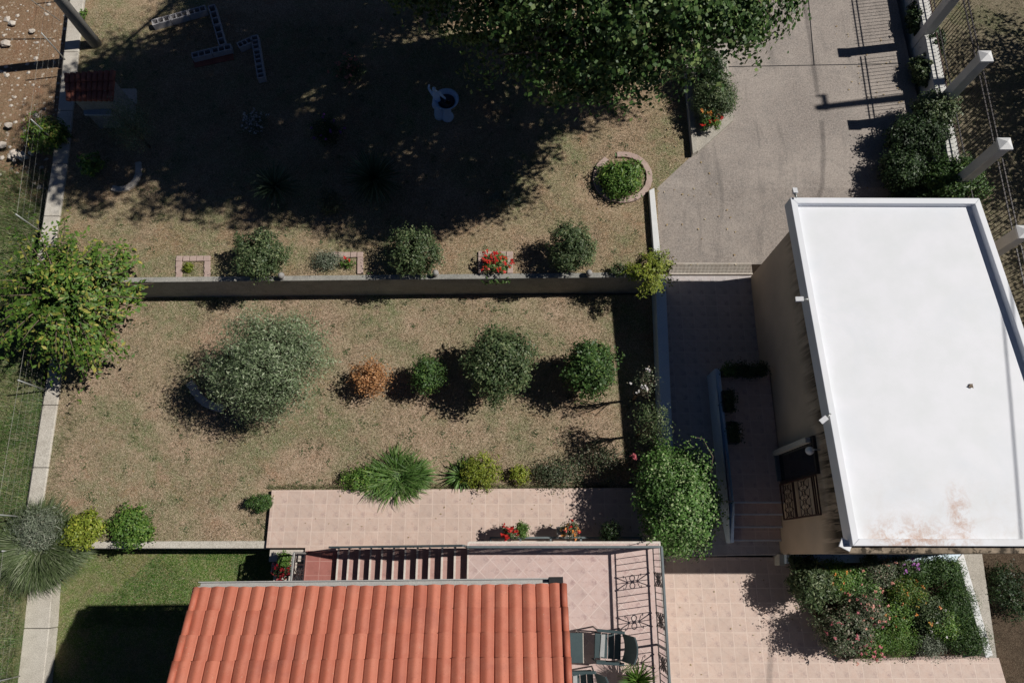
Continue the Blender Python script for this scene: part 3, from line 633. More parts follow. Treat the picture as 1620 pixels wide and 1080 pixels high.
for s_ in (-1, 1): gm.bar(A + dn * s_ * .038 + Vector((0, 0, -.055)), B + dn * s_ * .038 + Vector((0, 0, -.055)), .005, .075)
gut = part('gutter', gm, 'gutter', hs)
part('end_cap', MB().bar(B - ax * .24 + Vector((0, 0, -.02)), B + Vector((0, 0, -.02)), .125, .1), 'black', gut)

# ---- outdoor stair and balcony
RIS = (ZB - .12) / 12
bx0 = P(740, 900, ZB).x; yN = P(880, 857, ZB).y; bx1 = P(1046, 900, ZB).x; yS = -6.0
bal = thing('balcony', 'tiled balcony with diagonal pink tiles beside the clay tile roof', 'balcony', ((bx0 + bx1) / 2, -1, 0))
part('floor', MB().box(bx0, bx1, yS, yN, ZB - .2, ZB), 'balcony_tile', bal)
part('edge', MB().box(bx0 - .015, bx0 + .02, yS, yN + .002, ZB - .21, ZB + .006).box(bx0 + .021, bx1 + .02, yN - .03, yN + .015, ZB - .21, ZB + .006).box(bx1 - .02, bx1 + .02, yS, yN - .031, ZB - .21, ZB + .006), 'white_edge', bal)
part('support_wall', MB().box(bx0 + .3, bx1 - .08, yS, yN - .1, -.5, ZB - .21), 'stucco', bal)
sx0 = P(536, 900, .12).x; run = (bx0 - sx0) / 11
sw0, sw1 = yN - .12, -1.6
stair = thing('outdoor_stair', 'outdoor stair of dark pink treads with pale nosings leading up to the balcony', 'stairs', (sx0, -.4, 0))
lx0 = P(482, 900, .12).x
part('landing', MB().box(lx0, sx0, sw1, P(510, 871, .12).y, -1.2, .12), 'landing_tile', stair)
for k in range(11):
    x0 = sx0 + k * run; z1 = .12 + (k + 1) * RIS; x1 = x0 + run
    st = part('step', MB().box(x0, x1 - (0 if k == 10 else -.001), sw1, sw0, z1 - RIS - .16 if k > 1 else 0, z1), 'tread_tile', stair)
    part('nosing', MB().box(x0 - .02, x0 + .022, sw1, sw0 + .03, z1 - .03, z1 + .008), 'white_edge', st)
part('under_wall', MB().prism([(sx0 + .5, sw1), (bx0 - .3, sw1), (bx0 - .3, sw1 + .2), (sx0 + .5, sw1 + .2)], -.2, [.3, 1.7, 1.7, .3]), 'stucco', stair)
def scroll(mb, c, dirv, s=1., r=.008):     # balcony ornament: two rings, four scrolls, four spears, in the plane of dirv and up
    c = Vector(c); d = Vector(dirv); U = Vector((0, 0, 1))
    for sg in (-1, 1):
        q_ = c + d * sg * .075 * s
        mb.tube([q_ + (d * cos(2 * pi * i / 12) + U * sin(2 * pi * i / 12)) * .058 * s for i in range(12)], r * 1.3, 4, closed=True)
        for s2 in (-1, 1):
            mb.tube([c + U * s2 * .09 * s * 0 + d * sg * .01, c + U * s2 * .12 * s + d * sg * .02, c + U * s2 * .16 * s + d * sg * .11 * s, c + U * s2 * .21 * s + d * sg * .14 * s, c + U * s2 * .2 * s + d * sg * .09 * s], r, 4)
            mb.bar(c + U * s2 * .1 * s, c + U * s2 * .37 * s + d * sg * .12 * s, .014); mb.bar(c + U * s2 * .34 * s + d * sg * .107 * s, c + U * s2 * .4 * s + d * sg * .133 * s, .03)
    mb.blob(c, .03, 6)
def railing(name, label, A, B, h=1.0, gap=.125, orn=.78, posts=2, first=.55, hand='rail_grey', top=.045, doubletop=True, group='iron railings of the balcony and stair'):
    A, B = Vector(A), Vector(B); L = (B - A).length; Lh = hypot(B.x - A.x, B.y - A.y); d = (B - A) / Lh; dh = Vector((d.x, d.y, 0)); U = Vector((0, 0, 1))
    root = thing(name, label, 'railing', tuple(A), group)
    part('handrail', MB().bar(A + U * h, B + U * h, top, .035), hand, root, .006)
    mb = MB().bar(A + U * .12, B + U * .12, .02, .03)
    if doubletop: mb.bar(A + U * (h - .13), B + U * (h - .13), .018, .02)
    part('rail', mb, 'iron', root)
    for i in range(posts):
        p = A.lerp(B, i / (posts - 1)); part('post', MB().bar(p, p + U * (h - .018), .04), hand, root)
    n = max(1, int(Lh / gap)); s = Lh / n; zt = h - .13 if doubletop else h
    for i in range(1, n):
        p = A + d * (i * s); near = orn and abs(((i * s - first + orn / 2) % orn) - orn / 2) < gap * .45
        if near: continue
        part('baluster', MB().bar(p + U * .12, p + U * zt, .013), 'iron', root)
    if orn:
        k = first
        while k < Lh - .2:
            mb = MB(); c = A + d * k + U * (.12 + (zt - .12) / 2); scroll(mb, c, dh); mb.bar(A + d * k + U * .12, c - U * .1, .013); mb.bar(c + U * .1, A + d * k + U * zt, .013)
            part('ornament', mb, 'iron', root); k += orn
    return root
rx = P(1038, 983, ZB).x; ryN = P(900, 866, ZB).y
railing('balcony_railing', 'long iron railing with scroll ornaments along the right side of the balcony', (rx, ryN, ZB), (rx - .02, -5.4, ZB), posts=4, first=.62)
railing('balcony_railing', 'iron railing with grey handrail along the garden side of the balcony above the pots', (bx0 + .03, ryN, ZB), (rx - .03, ryN, ZB), posts=3, first=.5)
railing('stair_railing', 'sloping iron railing following the outdoor stair up to the balcony', (sx0 - .02, sw0 + .03, .14), (bx0 - .04, sw0 + .03, ZB), posts=3, first=.45, h=.95)
lr = P(483, 885, .12)
railing('landing_railing', 'short iron railing guarding the stair landing above the concrete slabs', (lr.x, P(483, 925, .12).y - .7, .12), (lr.x + .02, P(483, 878, .12).y + .05, .12), posts=2, orn=.9, first=.95, hand='rail_light')
# concrete slabs below the landing, left of the railing
sb = thing('slab_steps', 'pale concrete slabs descending beside the stair landing rail', 'steps', tuple(P(450, 900, -.3)))
for (u0, u1, v0, v1, z) in ((425, 482, 869, 888, -.06), (428, 482, 889, 907, -.2), (431, 438, 909, 927, -.34), (440, 482, 909, 950, -.36)):
    a, b = P(u0, v1, z), P(u1, v0, z); part('slab', MB().box(a.x, b.x, a.y, b.y, -1.6, z), 'stone_pale', sb, .01)

# metal frame lying on the walk behind the potted plants (folded grey rack below the balcony edge)
ra, rb = P(776, 858, .12), P(1012, 848, .12)
rk = thing('pot_rack', 'long low dark metal rack for flower pots below the balcony edge', 'rack', (ra.x, ra.y, 0))
mb = MB(); yq0, yq1 = P(776, 862, .3).y, P(776, 850, .3).y
for yy in (yq0, yq1): mb.bar((ra.x, yy, .3), (rb.x, yy, .3), .045)
for i in range(6): xx = ra.x + (rb.x - ra.x) * i / 5; mb.bar((xx, yq0, .3), (xx, yq1, .3), .045)
part('frame', mb, 'rail_grey', rk)
for i in range(6):
    xx = ra.x + (rb.x - ra.x) * i / 5
    for yy in (yq0, yq1): part('leg', MB().bar((xx, yy, 0), (xx, yy, .28), .035), 'rail_grey', rk)

# ================================================================== GARDEN FURNITURE on the balcony
def fr(c, yaw):
    R = Matrix.Rotation(yaw, 3, 'Z'); return lambda x, y, z: Vector(c) + R @ Vector((x, y, z))
def chair(u, v, yaw, label):
    c = P(u, v, ZB + .43); c.z = ZB; f = fr(c, yaw); t = thing('garden_chair', label, 'chair', tuple(c), 'green garden chairs on the balcony')
    # facing local -x, back at +x
    mb = MB(); 
    for i, (x0, x1) in enumerate(((-.25, -.13), (-.12, 0), (.01, .13), (.14, .24))): mb.prism([tuple(f(x, y, 0)[:2]) for x, y in ((x0, -.23), (x1, -.23), (x1, .23), (x0, .23))], ZB + .415, ZB + .435)
    part('seat', mb, 'plastic_green', t, .006)
    part('cushion', MB().prism([tuple(f(x, y, 0)[:2]) for x, y in ((-.15, -.2), (-.06, -.21), (-.05, .21), (-.13, .2))], ZB + .437, ZB + .45), 'cushion', t, .004)
    bk = MB(); n = 8; rows = []
    for k in range(n + 1):
        y = -.25 + .5 * k / n; cx = .27 + .06 * (1 - (y / .25) ** 2)
        rows.append([f(cx, y, .48), f(cx + .16, y * .96, .95), f(cx + .19, y * .96, .95), f(cx + .03, y, .48)])
    vv = [p for r in rows for p in r]; ff = []
    for k in range(n): 
        for j in range(4): ff.append((k * 4 + j, k * 4 + (j + 1) % 4, (k + 1) * 4 + (j + 1) % 4, (k + 1) * 4 + j))
    ff += [(0, 3, 2, 1), (n * 4, n * 4 + 1, n * 4 + 2, n * 4 + 3)]; bk.add(vv, ff); part('backrest', bk, 'plastic_green', t)
    for s in (-1, 1):
        part('armrest', MB().bar(f(-.24, s * .29, .66), f(.3, s * .28, .68), .055, .025), 'plastic_green', t, .008)
        for x, zt in ((-.22, .65), (.26, .67)): part('leg', MB().tube([f(x * 1.12, s * .3, .0), f(x, s * .28, zt)], .016, 6), 'plastic_dark', t)
    part('frame', MB().bar(f(-.24, -.25, .40), f(-.24, .25, .40), .03).bar(f(.25, -.25, .40), f(.25, .25, .40), .03).bar(f(-.2, .28, .4), f(.24, .28, .4), .025).bar(f(-.2, -.28, .4), f(.24, -.28, .4), .025), 'plastic_dark', t)
    return t
chair(961, 1021, radians(-4), 'green garden chair with a pale stripe on its seat beside the balcony table')
chair(918, 1086, radians(2), 'second green garden chair cut off at the bottom edge below the table')
c = P(906, 1024, ZB + .62); c.z = ZB; f = fr(c, radians(-1)); t = thing('garden_table', 'small square green garden table half hidden under the clay roof edge', 'table', tuple(c))
part('tabletop', MB().prism([tuple(f(x, y, 0)[:2]) for x, y in ((-.28, -.27), (.2, -.27), (.2, .27), (-.28, .27))], ZB + .6, ZB + .63), 'plastic_green', t, .008)
part('trim', MB().bar(f(.205, -.27, .615), f(.205, .27, .615), .012, .034), 'stone_pale', t)
for x in (-.22, .15):
    for y in (-.22, .22): part('leg', MB().bar(f(x, y, 0), f(x, y, .6), .04), 'plastic_dark', t)

# ================================================================== FENCE on the right
fy = [3.6, 7.05, 9.35, 11.85, 14.3, 17.2]
fx = lambda y: 11.47 + (y - 7) * .03
fw = thing('fence_wall', 'low white plastered wall carrying the iron fence beside the driveway', 'wall', (fx(8), 8, .8))
part('base', MB().prism([(fx(2.5), 2.5), (fx(2.5) + .34, 2.5), (fx(20) + .34, 20), (fx(20), 20)], .3, 1.42), 'fence_white', fw, .01)
for i, y in enumerate(fy):
    lab = ['white square fence pillar hidden low behind the white roof', 'white fence pillar with pyramid cap near the right edge by the white roof', 'white fence pillar with pyramid cap above the roof corner, second along the fence',
           'tall white fence pillar with pyramid cap beside the dry side plot', 'white fence pillar cut off by the top edge of the picture', 'white fence pillar far up the driveway'][i]
    if i in (0, 5): continue
    x = fx(y) - .03; t = thing('fence_pillar', lab, 'pillar', (x + .15, y, .8), 'white pillars of the driveway fence')
    part('shaft', MB().box(x, x + .26, y - .13, y + .13, .5, 3.22), 'fence_white', t, .01)
    m = MB().box(x - .03, x + .29, y - .16, y + .16, 3.22, 3.27); part('cap', m.add([(x - .03, y - .16, 3.271), (x + .29, y - .16, 3.271), (x + .29, y + .16, 3.271), (x - .03, y + .16, 3.271), (x + .13, y, 3.36)], [(0, 1, 4), (1, 2, 4), (2, 3, 4), (3, 0, 4)]), 'white_paint', t)
FL = ['iron fence panel lowest along the driveway, behind the shrub by the roof', 'iron fence panel between the two pillars nearest the roof corner', 'iron fence panel in front of the dappled dry plot', 'iron fence panel at the top edge of the picture', 'iron fence panel just beyond the top edge, seen by its barred shadow']
for i in range(5):
    y0, y1 = fy[i] + .17, fy[i + 1] - .17; xx = lambda y: fx(y) + .25
    t = thing('iron_fence', FL[i], 'fence', (xx(y0), y0, 1.42), 'iron panels of the driveway fence')
    for z in (1.55, 1.7, 2.75, 2.9): part('rail', MB().bar((xx(y0), y0, z), (xx(y1), y1, z), .028, .022), 'iron_brown' if z < 1.6 else 'iron', t)
    n = int((y1 - y0) / .115)
    for k in range(1, n):
        y = y0 + (y1 - y0) * k / n; part('picket', MB().bar((xx(y), y, 1.45), (xx(y), y, 3.0), .014), 'iron', t)

# utility pole outside the frame on the right, whose shadow crosses the driveway
def up(x, y, z0, h, label, arm=True):
    t = thing('utility_pole', label, 'pole', (x, y, z0)); part('shaft', MB().tube([(x, y, z0 - .5), (x, y, z0 + h)], [.17, .1], 16), 'pole', t)
    if arm:
        part('crossarm', MB().bar((x, y - .12, z0 + h - .25), (x, y + .42, z0 + h - .25), .09), 'iron', t)
        for s in (.38,): part('insulator', MB().lathe((x, y + s, z0 + h - .2), [(.03, 0), (.05, .05), (.03, .1), (.05, .15), (.02, .2)], 8), 'black', t)
    return t
sh = P(1293, 171, ZU); hp = 9.0
px_, py_ = sh.x + SUN.x / SUN.z * (hp), sh.y + SUN.y / SUN.z * (hp)
up(px_, py_, ZU, hp, 'tall utility pole standing beyond the right edge beside the fence')
for s, ye in ((-.45, -14), (.45, 30)):
    pts = [(px_ + (3.0 if ye > 0 else -4.5) * (k / 12) * (1 if ye < 0 else -.5), py_ + s + (ye - py_) * k / 12, ZU + hp - .05 - 1.2 * (k / 12) * (1 - k / 12) * 4 * .5) for k in range(13)]
    o = part('power_cable', MB().tube(pts, .018, 5), 'black'); tag(o, 'power cable running down towards the houses from the pole beyond the right edge' if ye < 0 else 'power cable running up the driveway from the pole beyond the right edge', 'cable')
pb = P(152, 70, ZU)
t = up(pb.x, pb.y, ZU, 8.5, 'round grey concrete utility pole leaning into view at the top left corner', False)
w0 = P(95, 33, ZU + .1); o = part('guy_wire', MB().tube([(w0.x, w0.y, ZU + .08), (w0.x - 1.2, w0.y + .2, ZU + 2.4)], .012, 5).tube([(w0.x, w0.y, ZU + .08), (w0.x - 1.35, w0.y + .3, ZU + 2.4)], .01, 5), 'galv'); tag(o, 'pair of thin pale guy wires fixed to the boundary wall top left', 'wire')

# wire mesh fence on the boundary wall at the left
for (ya_, yb_, z0, lab) in ((8.2, 16.5, ZU + .06, 'fine wire mesh fence with pale steel posts on the wall beside the bare soil'), (1.0, 7.4, ZG + .05, 'fine wire mesh fence on the boundary wall beside the green meadow'), (-5.5, .2, ZL + .35, 'dark wire mesh fence at the bottom left corner')):
    t = thing('wire_fence', lab, 'fence', (LWX(ya_) - .38, ya_, z0), 'wire mesh fences on the boundary wall')
    xf = lambda y: LWX(y) - .36 if z0 > -.5 else LWX(y) - .58
    n = max(2, int((yb_ - ya_) / 2.35) + 1)
    for k in range(n):
        y = ya_ + (yb_ - ya_) * k / (n - 1); part('post', MB().tube([(xf(y), y, z0), (xf(y), y, z0 + 1.05)], .018, 6), 'galv', t)
    mb = MB()
    for z in (.04, .2, .4, .6, .8, 1.0): mb.tube([(xf(ya_), ya_, z0 + z), (xf(yb_), yb_, z0 + z)], .0012 if 0 < z < 1 else .003, 3)
    k = ya_
    while k < yb_: mb.tube([(xf(k), k, z0 + .03), (xf(k), k, z0 + 1.0)], .0007, 3); k += .075
    part('mesh', mb, 'wall_grey', t)

# ================================================================== SMALL GARDEN THINGS
for u, v, lab in ((445, 436, 'small grey stone ball ornament on the retaining wall beside the leftmost clipped shrub'), (689, 432, 'small grey stone ball ornament on the wall beside the middle clipped shrub'), (932, 432, 'small grey stone ball ornament on the wall beside the rightmost clipped shrub')):
    c = P(u, v, 1.05); t = thing('ball_ornament', lab, 'ornament', (c.x, c.y, .92), 'stone balls on the retaining wall')
    part('foot', MB().lathe((c.x, c.y, .92), [(.07, 0), (.07, .02), (.035, .04), (.04, .06)], 14), 'pot_grey', t)
    part('ball', MB().blob((c.x, c.y, 1.06), (.085, .085, .1), 16), 'pot_grey', t)
def border(cells, z, label, name='brick_border', mat='brick_pink', s=(.125, .085, .05), cat='border', h=.03):
    c0 = P(*cells[0][:2], z); t = thing(name, label, cat, (c0.x, c0.y, z))
    for (u, v, a) in cells:
        c = P(u, v, z + .03); R = Matrix.Rotation(radians(a + random.uniform(-4, 4)), 3, 'Z'); k = random.uniform(.92, 1.05)
        part('brick', MB().prism([tuple((c + R @ Vector((x * s[0] * k, y * s[1], 0)))[:2]) for x, y in ((-.5, -.5), (.5, -.5), (.5, .5), (-.5, .5))], z - .05, z + s[2] + random.uniform(-.008, .008)), mat, t, .008)
def ubor(u0, u1, v0, v1, z, label, right=True, left=True):
    c = []; n = 5 if right and left else 5; st = (u1 - u0) / n
    c += [(u0 + st * (i + .5), v0 + 4, 0) for i in range(n)]
    for i in range(int((v1 - v0) / 8.5)):
        v = v0 + 13 + i * 8.5
        if left: c.append((u0 + 5, v, 90))
        if right: c.append((u1 - 5, v, 90))
    border(c, z, label, s=(.165, .15, .05))
ubor(278, 333, 405, 432, ZU, 'leftmost small square flower bed edged with pink bricks above the retaining wall')
ubor(523, 575, 399, 428, ZU, 'small bed edged with pink bricks between two clipped shrubs', left=False)
ubor(756, 812, 398, 424, ZU, 'pink brick edging around the red flowers above the retaining wall')
border([(985 + 41 * cos(radians(a)) * 1.03, 281 + 36 * sin(radians(a)), -a + 90) for a in range(-95, 230, 14)], ZU, 'round ring of pink bricks around the leafy green plant near the driveway', s=(.2, .16, .06), cat='border')
border([(190 + 30 * cos(radians(a)), 268 + 32 * sin(radians(a)), -a + 90) for a in range(-10, 110, 14)], ZU, 'curved border of pale stones in deep shade by the left wall', 'stone_border', 'stone_pale', (.2, .15, .08))
border([(306, 612, -45), (312, 622, -45), (320, 632, -35), (332, 640, -25), (346, 645, -15)], ZG, 'short arc of grey stones under the olive tree', 'stone_border', 'stone_pale', (.3, .2, .12))
for u, v, s in ((448, 385, .16), (449, 408, .1)):
    pass
# hollow block layout
def blocks(pts, n, first=0):
    for i in range(n):
        a = P(*pts[0], ZU + .2); b = P(*pts[1], ZU + .2); a = Vector(a); b = Vector(b); L = (b - a).length / n; d = (b - a).normalized(); q_ = Vector((-d.y, d.x, 0)); o = a + d * L * i
        if rng.random() < .0: continue
        t = MB(); W = .105; e = L * .97; th = .028
        R = lambda x, y: tuple((o + d * x + q_ * y)[:2])
        def bx(x0, x1, y0, y1): t.prism([R(x0, y0), R(x1, y0), R(x1, y1), R(x0, y1)], ZU - .02, ZU + .2)
        bx(0, e, -W, -W + th); bx(0, e, W - th, W)
        for k in range(4): xk = (e - th) * k / 3; bx(xk, xk + th, -W + th, W - th)
        ob = part('hollow_block', t, 'block'); yield ob
BL = []
for pts, n, txt in ((((240, 36), (326, 12)), 3, 'top left run of blocks'), (((334, 8), (352, 72)), 2, 'short run leading down from the top corner'), (((303, 88), (366, 73)), 2, 'middle run beside the dark clay patch'), (((376, 72), (398, 62)), 1, 'small link between runs'), (((402, 56), (413, 124)), 3, 'rightmost run of blocks')):
    for i, ob in enumerate(blocks(pts, n)):
        tag(ob, 'hollow block, %s of the %s' % (['first', 'second', 'third'][i], txt), 'block', 'hollow concrete blocks laid out on the shaded lawn')
a = P(355, 92, ZU); o = part('clay_tile_pile', MB().prism([tuple(P(u, v, ZU)[:2]) for u, v in ((305, 94), (368, 80), (370, 95), (309, 108))], ZU, ZU + .03), 'clay_dark', None, .01); tag(o, 'flat dark red clay patch beside the hollow blocks', 'slab')
# outdoor oven with a tiled roof, beside the left wall
ov = thing('garden_oven', 'small shaded outdoor oven with dark red tile roof beside the left boundary wall', 'oven', tuple(P(145, 150, ZU)))
oz = ZU + 1.5; c1, c2, c3, c4 = P(102, 118, oz), P(184, 113, oz + .0), P(180, 160, oz - .25), P(106, 160, oz - .25)
part('body', MB().prism([tuple(P(u, v, oz - .3)[:2]) for u, v in ((118, 160), (176, 158), (178, 124), (114, 126))], ZU - .1, oz - .3), 'wall_grey', ov)
rm = MB(); nn = 9
for r in range(3):
    for k in range(nn):
        A = Vector(c1).lerp(Vector(c2), (k + .5) / nn); B = Vector(c4).lerp(Vector(c3), (k + .5) / nn); rm.tube([A.lerp(B, r / 3 - .01) + Vector((0, 0, .01)), A.lerp(B, (r + 1) / 3 + .02) + Vector((0, 0, .04))], .068, 8)
part('roof', rm, 'clay_dark', ov)
part('worktop', MB().prism([tuple(P(u, v, ZU + .8)[:2]) for u, v in ((133, 182), (177, 182), (176, 172), (133, 172))], ZU + .75, ZU + .82), 'sheet_grey', ov, .01)
o = part('stone_slab', MB().prism([tuple(P(u, v, ZU + .07)[:2]) for u, v in ((186, 163), (215, 163), (215, 140), (186, 140))], ZU - .05, ZU + .07), 'stone_pale', None, .02); tag(o, 'pale square stone slab beside the shaded outdoor oven', 'slab')
# fountain: figure leaning over a shell basin on a draped pedestal
fc = P(697, 186, ZU); ft = thing('garden_fountain', 'bluish stone fountain of a small figure beside a round basin in the tree shade', 'fountain', tuple(fc))
bz = .78; b0 = P(706, 158, ZU + bz)
bx, by = b0.x - fc.x, b0.y - fc.y
part('pedestal', MB().lathe((b0.x - .03, b0.y, ZU - .03), [(.16, 0), (.17, .1), (.12, .2), (.12, .5), (.17, .64), (.12, .72)], 20), 'statue', ft)
part('basin', MB().lathe((b0.x, b0.y, ZU + bz - .14), [(.1, -.06), (.22, -.01), (.3, .1), (.34, .16), (.345, .175), (.30, .165), (.24, .06), (.1, .0), (.02, -.01)], 30), 'statue', ft)
part('water', MB().lathe((b0.x, b0.y, ZU + bz - .09), [(.22, 0), (.23, .03)], 20), 'glass_dark', ft)
part('second_leg', MB().lathe((b0.x - .26, b0.y + .03, ZU - .03), [(.13, 0), (.14, .12), (.12, .3), (.1, .55), (.12, .7)], 14), 'statue', ft)
def skin(name, verts, edges, rads, mat, parent, sub=2):
    me = bpy.data.meshes.new(name); off = parent_world(parent); me.from_pydata([tuple(Vector(v) - off) for v in verts], edges, []); me.update()
    o = link_obj(name, me, mat, parent); s = o.modifiers.new('skin', 'SKIN'); s.use_smooth_shade = True
    for i, r in enumerate(rads): me.skin_vertices[0].data[i].radius = (r, r)
    me.skin_vertices[0].data[0].use_root = True; b = o.modifiers.new('sub', 'SUBSURF'); b.levels = b.render_levels = sub; return o
fx0, fy0, fz = b0.x - .27, b0.y + .05, ZU + .62
V_ = [(0, 0, .12), (0, .01, .27), (-.01, 0, .4), (-.01, -.01, .47), (-.02, -.02, .55), (-.02, -.02, .62), (.1, -.01, .38), (.19, -.04, .28), (.26, -.06, .2), (-.11, 0, .38), (-.17, .05, .5), (-.14, .08, .62), (.06, -.02, .06), (.13, -.07, -.03), (.12, -.06, -.16), (-.06, -.01, .05), (-.1, -.06, -.06), (-.1, -.05, -.2)]
me_ = [(0, 1), (1, 2), (2, 3), (3, 4), (4, 5), (2, 6), (6, 7), (7, 8), (2, 9), (9, 10), (10, 11), (0, 12), (12, 13), (13, 14), (0, 15), (15, 16), (16, 17)]
part_r = [.085, .085, .08, .035, .062, .05, .04, .032, .025, .04, .032, .025, .06, .045, .035, .06, .045, .035]
try:
    me2 = bpy.data.meshes.new('figure'); ofs = parent_world(ft)
    me2.from_pydata([(fx0 + a_ - ofs.x, fy0 + b_ - ofs.y, fz + c_ - ofs.z) for a_, b_, c_ in V_], me_, []); me2.update()
    o = link_obj('figure', me2, 'statue', ft); sm_ = o.modifiers.new('skin', 'SKIN')
    if not me2.skin_vertices:
        bm_ = __import__('bmesh').new(); bm_.from_mesh(me2); bm_.verts.layers.skin.verify(); bm_.to_mesh(me2); bm_.free()
    for i, r in enumerate(part_r): me2.skin_vertices[0].data[i].radius = (r, r)
    me2.skin_vertices[0].data[0].use_root = True
    b_ = o.modifiers.new('sub', 'SUBSURF'); b_.levels = b_.render_levels = 2
except Exception as e_: print('skin', e_)
# loose rocks on the bare soil
for i, (u, v, r, lab) in enumerate(((12, 197, .12, 'rounded pale rock on the red soil left of the wall'), (8, 68, .16, 'flat whitish rock at the left edge on the bare soil'), (50, 48, .1, 'small pale rock on the bare soil near the pole shadow'), (18, 36, .12, 'pale rock lying above the pole shadow'), (2, 228, .15, 'pale rock half cut by the left picture edge'))):
    c = P(u, v, .4); tag(part('rock', MB().blob((c.x, c.y, .38), (r, r * .75, r * .5), 9, .2, i), 'stone_pale'), lab, 'rock')
c = P(28, 242, .5); o = part('rubble_heap', (lambda m: [m.blob((c.x + random.gauss(0, .17), c.y + random.gauss(0, .08), .35 + random.random() * .1), random.uniform(.05, .09), 7, .2, k) for k in range(16)] and m)(MB()), 'stone_pale'); tag(o, 'small whitish rubble heap in the grass left of the wall', 'rubble'); o['kind'] = 'stuff'

# ================================================================== PLANTS: trees
def tree(name, label, base, blobs, kind, ncl, per, leaf, tr=.12, spread=.3, shell=.45, group=None, up=.5, nl=26, limbr=None, fl=None):
    t = thing(name, label, 'tree', base, group); cx, cy = blobs[0][0][:2]
    pts, out = crown_points(blobs, ncl, per, spread, shell); quads_obj('crown', leaf_quads(pts, out, leaf[0], leaf[1], up), 'leaf_' + kind, t)
    b = Vector(base); top = Vector(blobs[0][0])
    mb = MB().tube([b - Vector((0, 0, .2)), b.lerp(top, .35) + Vector((.06, .03, 0)), b.lerp(top, .75), top], [tr * 1.25, tr, tr * .75, tr * .4], 10)
    limbs(b, blobs, limbr or tr, nl, mb, seed=len(label)); part('trunk', mb, 'bark', t); return t
# the big tree over the driveway and the lawn (trunk just above the picture)
tree('plane_tree', 'huge dark green tree crown filling the top middle of the picture, throwing the wide shade', (2.8, 15.2, ZU),
     [((3.5, 12.3, 8.3), (2.6, 2.4, 1.9)), ((4.0, 10.6, 6.6), (1.7, 1.6, 1.2)), ((4.6, 11.5, 6.3), (1.3, 1.4, 1.1)), ((2.3, 9.9, 7.0), (1.9, 1.5, 1.3)), ((.4, 10.6, 7.4), (1.7, 1.5, 1.2)), ((1.5, 11.5, 8.9), (2.2, 2.2, 1.7)), ((2.8, 13.6, 6.5), (3.0, 1.8, 2.4)), ((1.4, 9.6, 5.9), (1.6, 1.1, .9)), ((2.6, 10.0, 5.6), (1.4, 1.0, .9)), ((-.3, 10.1, 6.5), (1.3, 1.0, .9)), ((7.2, 12.9, 6.8), (1.2, .9, .8)), ((6.2, 12.4, 7.2), (1.3, .9, .8)), ((-1.9, 11.0, 6.8), (1.4, .9, .8)), ((-2.6, 12.2, 7.6), (1.4, 1.3, .8))],
     'big', 3600, 30, (.1, .075), .25, .125, .3, nl=70)
tree('plane_tree', 'second tall tree standing beyond the top edge behind the hollow blocks', (-1.2, 18.2, ZU),
     [((-.5, 11.6, 9.5), (2.0, 2.2, 1.4)), ((-1.4, 13.3, 9.2), (2.2, 2.3, 2.0)), ((-2.6, 13.8, 9.6), (1.3, 2.2, 1.5)), ((-.6, 15.0, 8.0), (2.6, 1.8, 1.9)), ((1.6, 16.6, 7.5), (2.6, 1.7, 1.7)), ((-.4, 17.2, 9.2), (2.4, 1.5, 1.6)), ((-4.0, 13.0, 9.5), (1.5, 1.9, 1.2)), ((-3.4, 11.4, 9.8), (1.3, 1.4, .9))],
     'big', 3000, 30, (.14, .11), .25, .19, .3, nl=40)
# fig-like tree over the left wall
tb = P(95, 520, ZG)
fb = (P(90, 470, 0).x, P(90, 470, 0).y, ZG)
boughs('persimmon_tree', 'broad yellowish green tree with big leaves spreading over the left boundary wall', 'tree', tuple(P(82, 458, 2.0)), 0, fb, 1.68, 200, 1.35, (.13, .06), 'fig', per=30, stem=.09, seed=5)
tree('olive_tree', 'large silvery green olive tree casting a shadow on the dry lower lawn', tuple(P(403, 600, ZG)),
     [(tuple(P(419, 575, 1.9)), (1.25, 1.1, .75)), (tuple(P(364, 590, 1.6)), (.75, .7, .55)), (tuple(P(469, 550, 1.7)), (.85, .8, .6)), (tuple(P(444, 620, 1.5)), (.8, .55, .5)), (tuple(P(414, 530, 1.7)), (.85, .6, .5)), (tuple(P(404, 640, 1.2)), (.5, .45, .35))],
     'olive', 1250, 26, (.085, .022), .09, .11, .3, nl=40, up=.35)
for (u, v, r, h, z0, lab, g) in ((655, 397, .55, 1.15, ZU, 'rounded dark clipped shrub in the middle of the row above the retaining wall', 1), (903, 393, .52, 1.1, ZU, 'rounded clipped shrub at the right end of the row above the retaining wall', 1), (408, 402, .58, 1.1, ZU, 'rounded clipped shrub at the left end of the row above the retaining wall', 1)):
    bush('clipped_shrub', lab, u, v, z0, r * 1.16, r * 1.1, h, 'clip', 'shrub', 420, 24, (.055, .032), .12, .8, group='clipped shrubs above the retaining wall', spread=.05, lumps=3)
bush('fruit_tree', 'widest greyish green round tree in the row of the lower lawn', 790, 574, ZG, .88, .92, 1.5, 'clip', 'tree', 600, 24, (.08, .04), .45, .6, lumps=6, spread=.09, stem=.05, trunk_name='trunk', crown_name='crown')
bush('citrus_tree', 'dense deep green round citrus tree beside the building shadow', 934, 584, ZG, .64, .66, 1.35, 'citrus', 'tree', 430, 24, (.075, .045), .35, .75, lumps=5, spread=.08, stem=.045, trunk_name='trunk', crown_name='crown')
bush('fruit_tree', 'smallest dark green bush in the row of the lower lawn', 677, 594, ZG, .4, .42, .85, 'citrus', 'tree', 260, 22, (.06, .035), .3, .7, lumps=3, spread=.08, trunk_name='trunk', crown_name='crown')
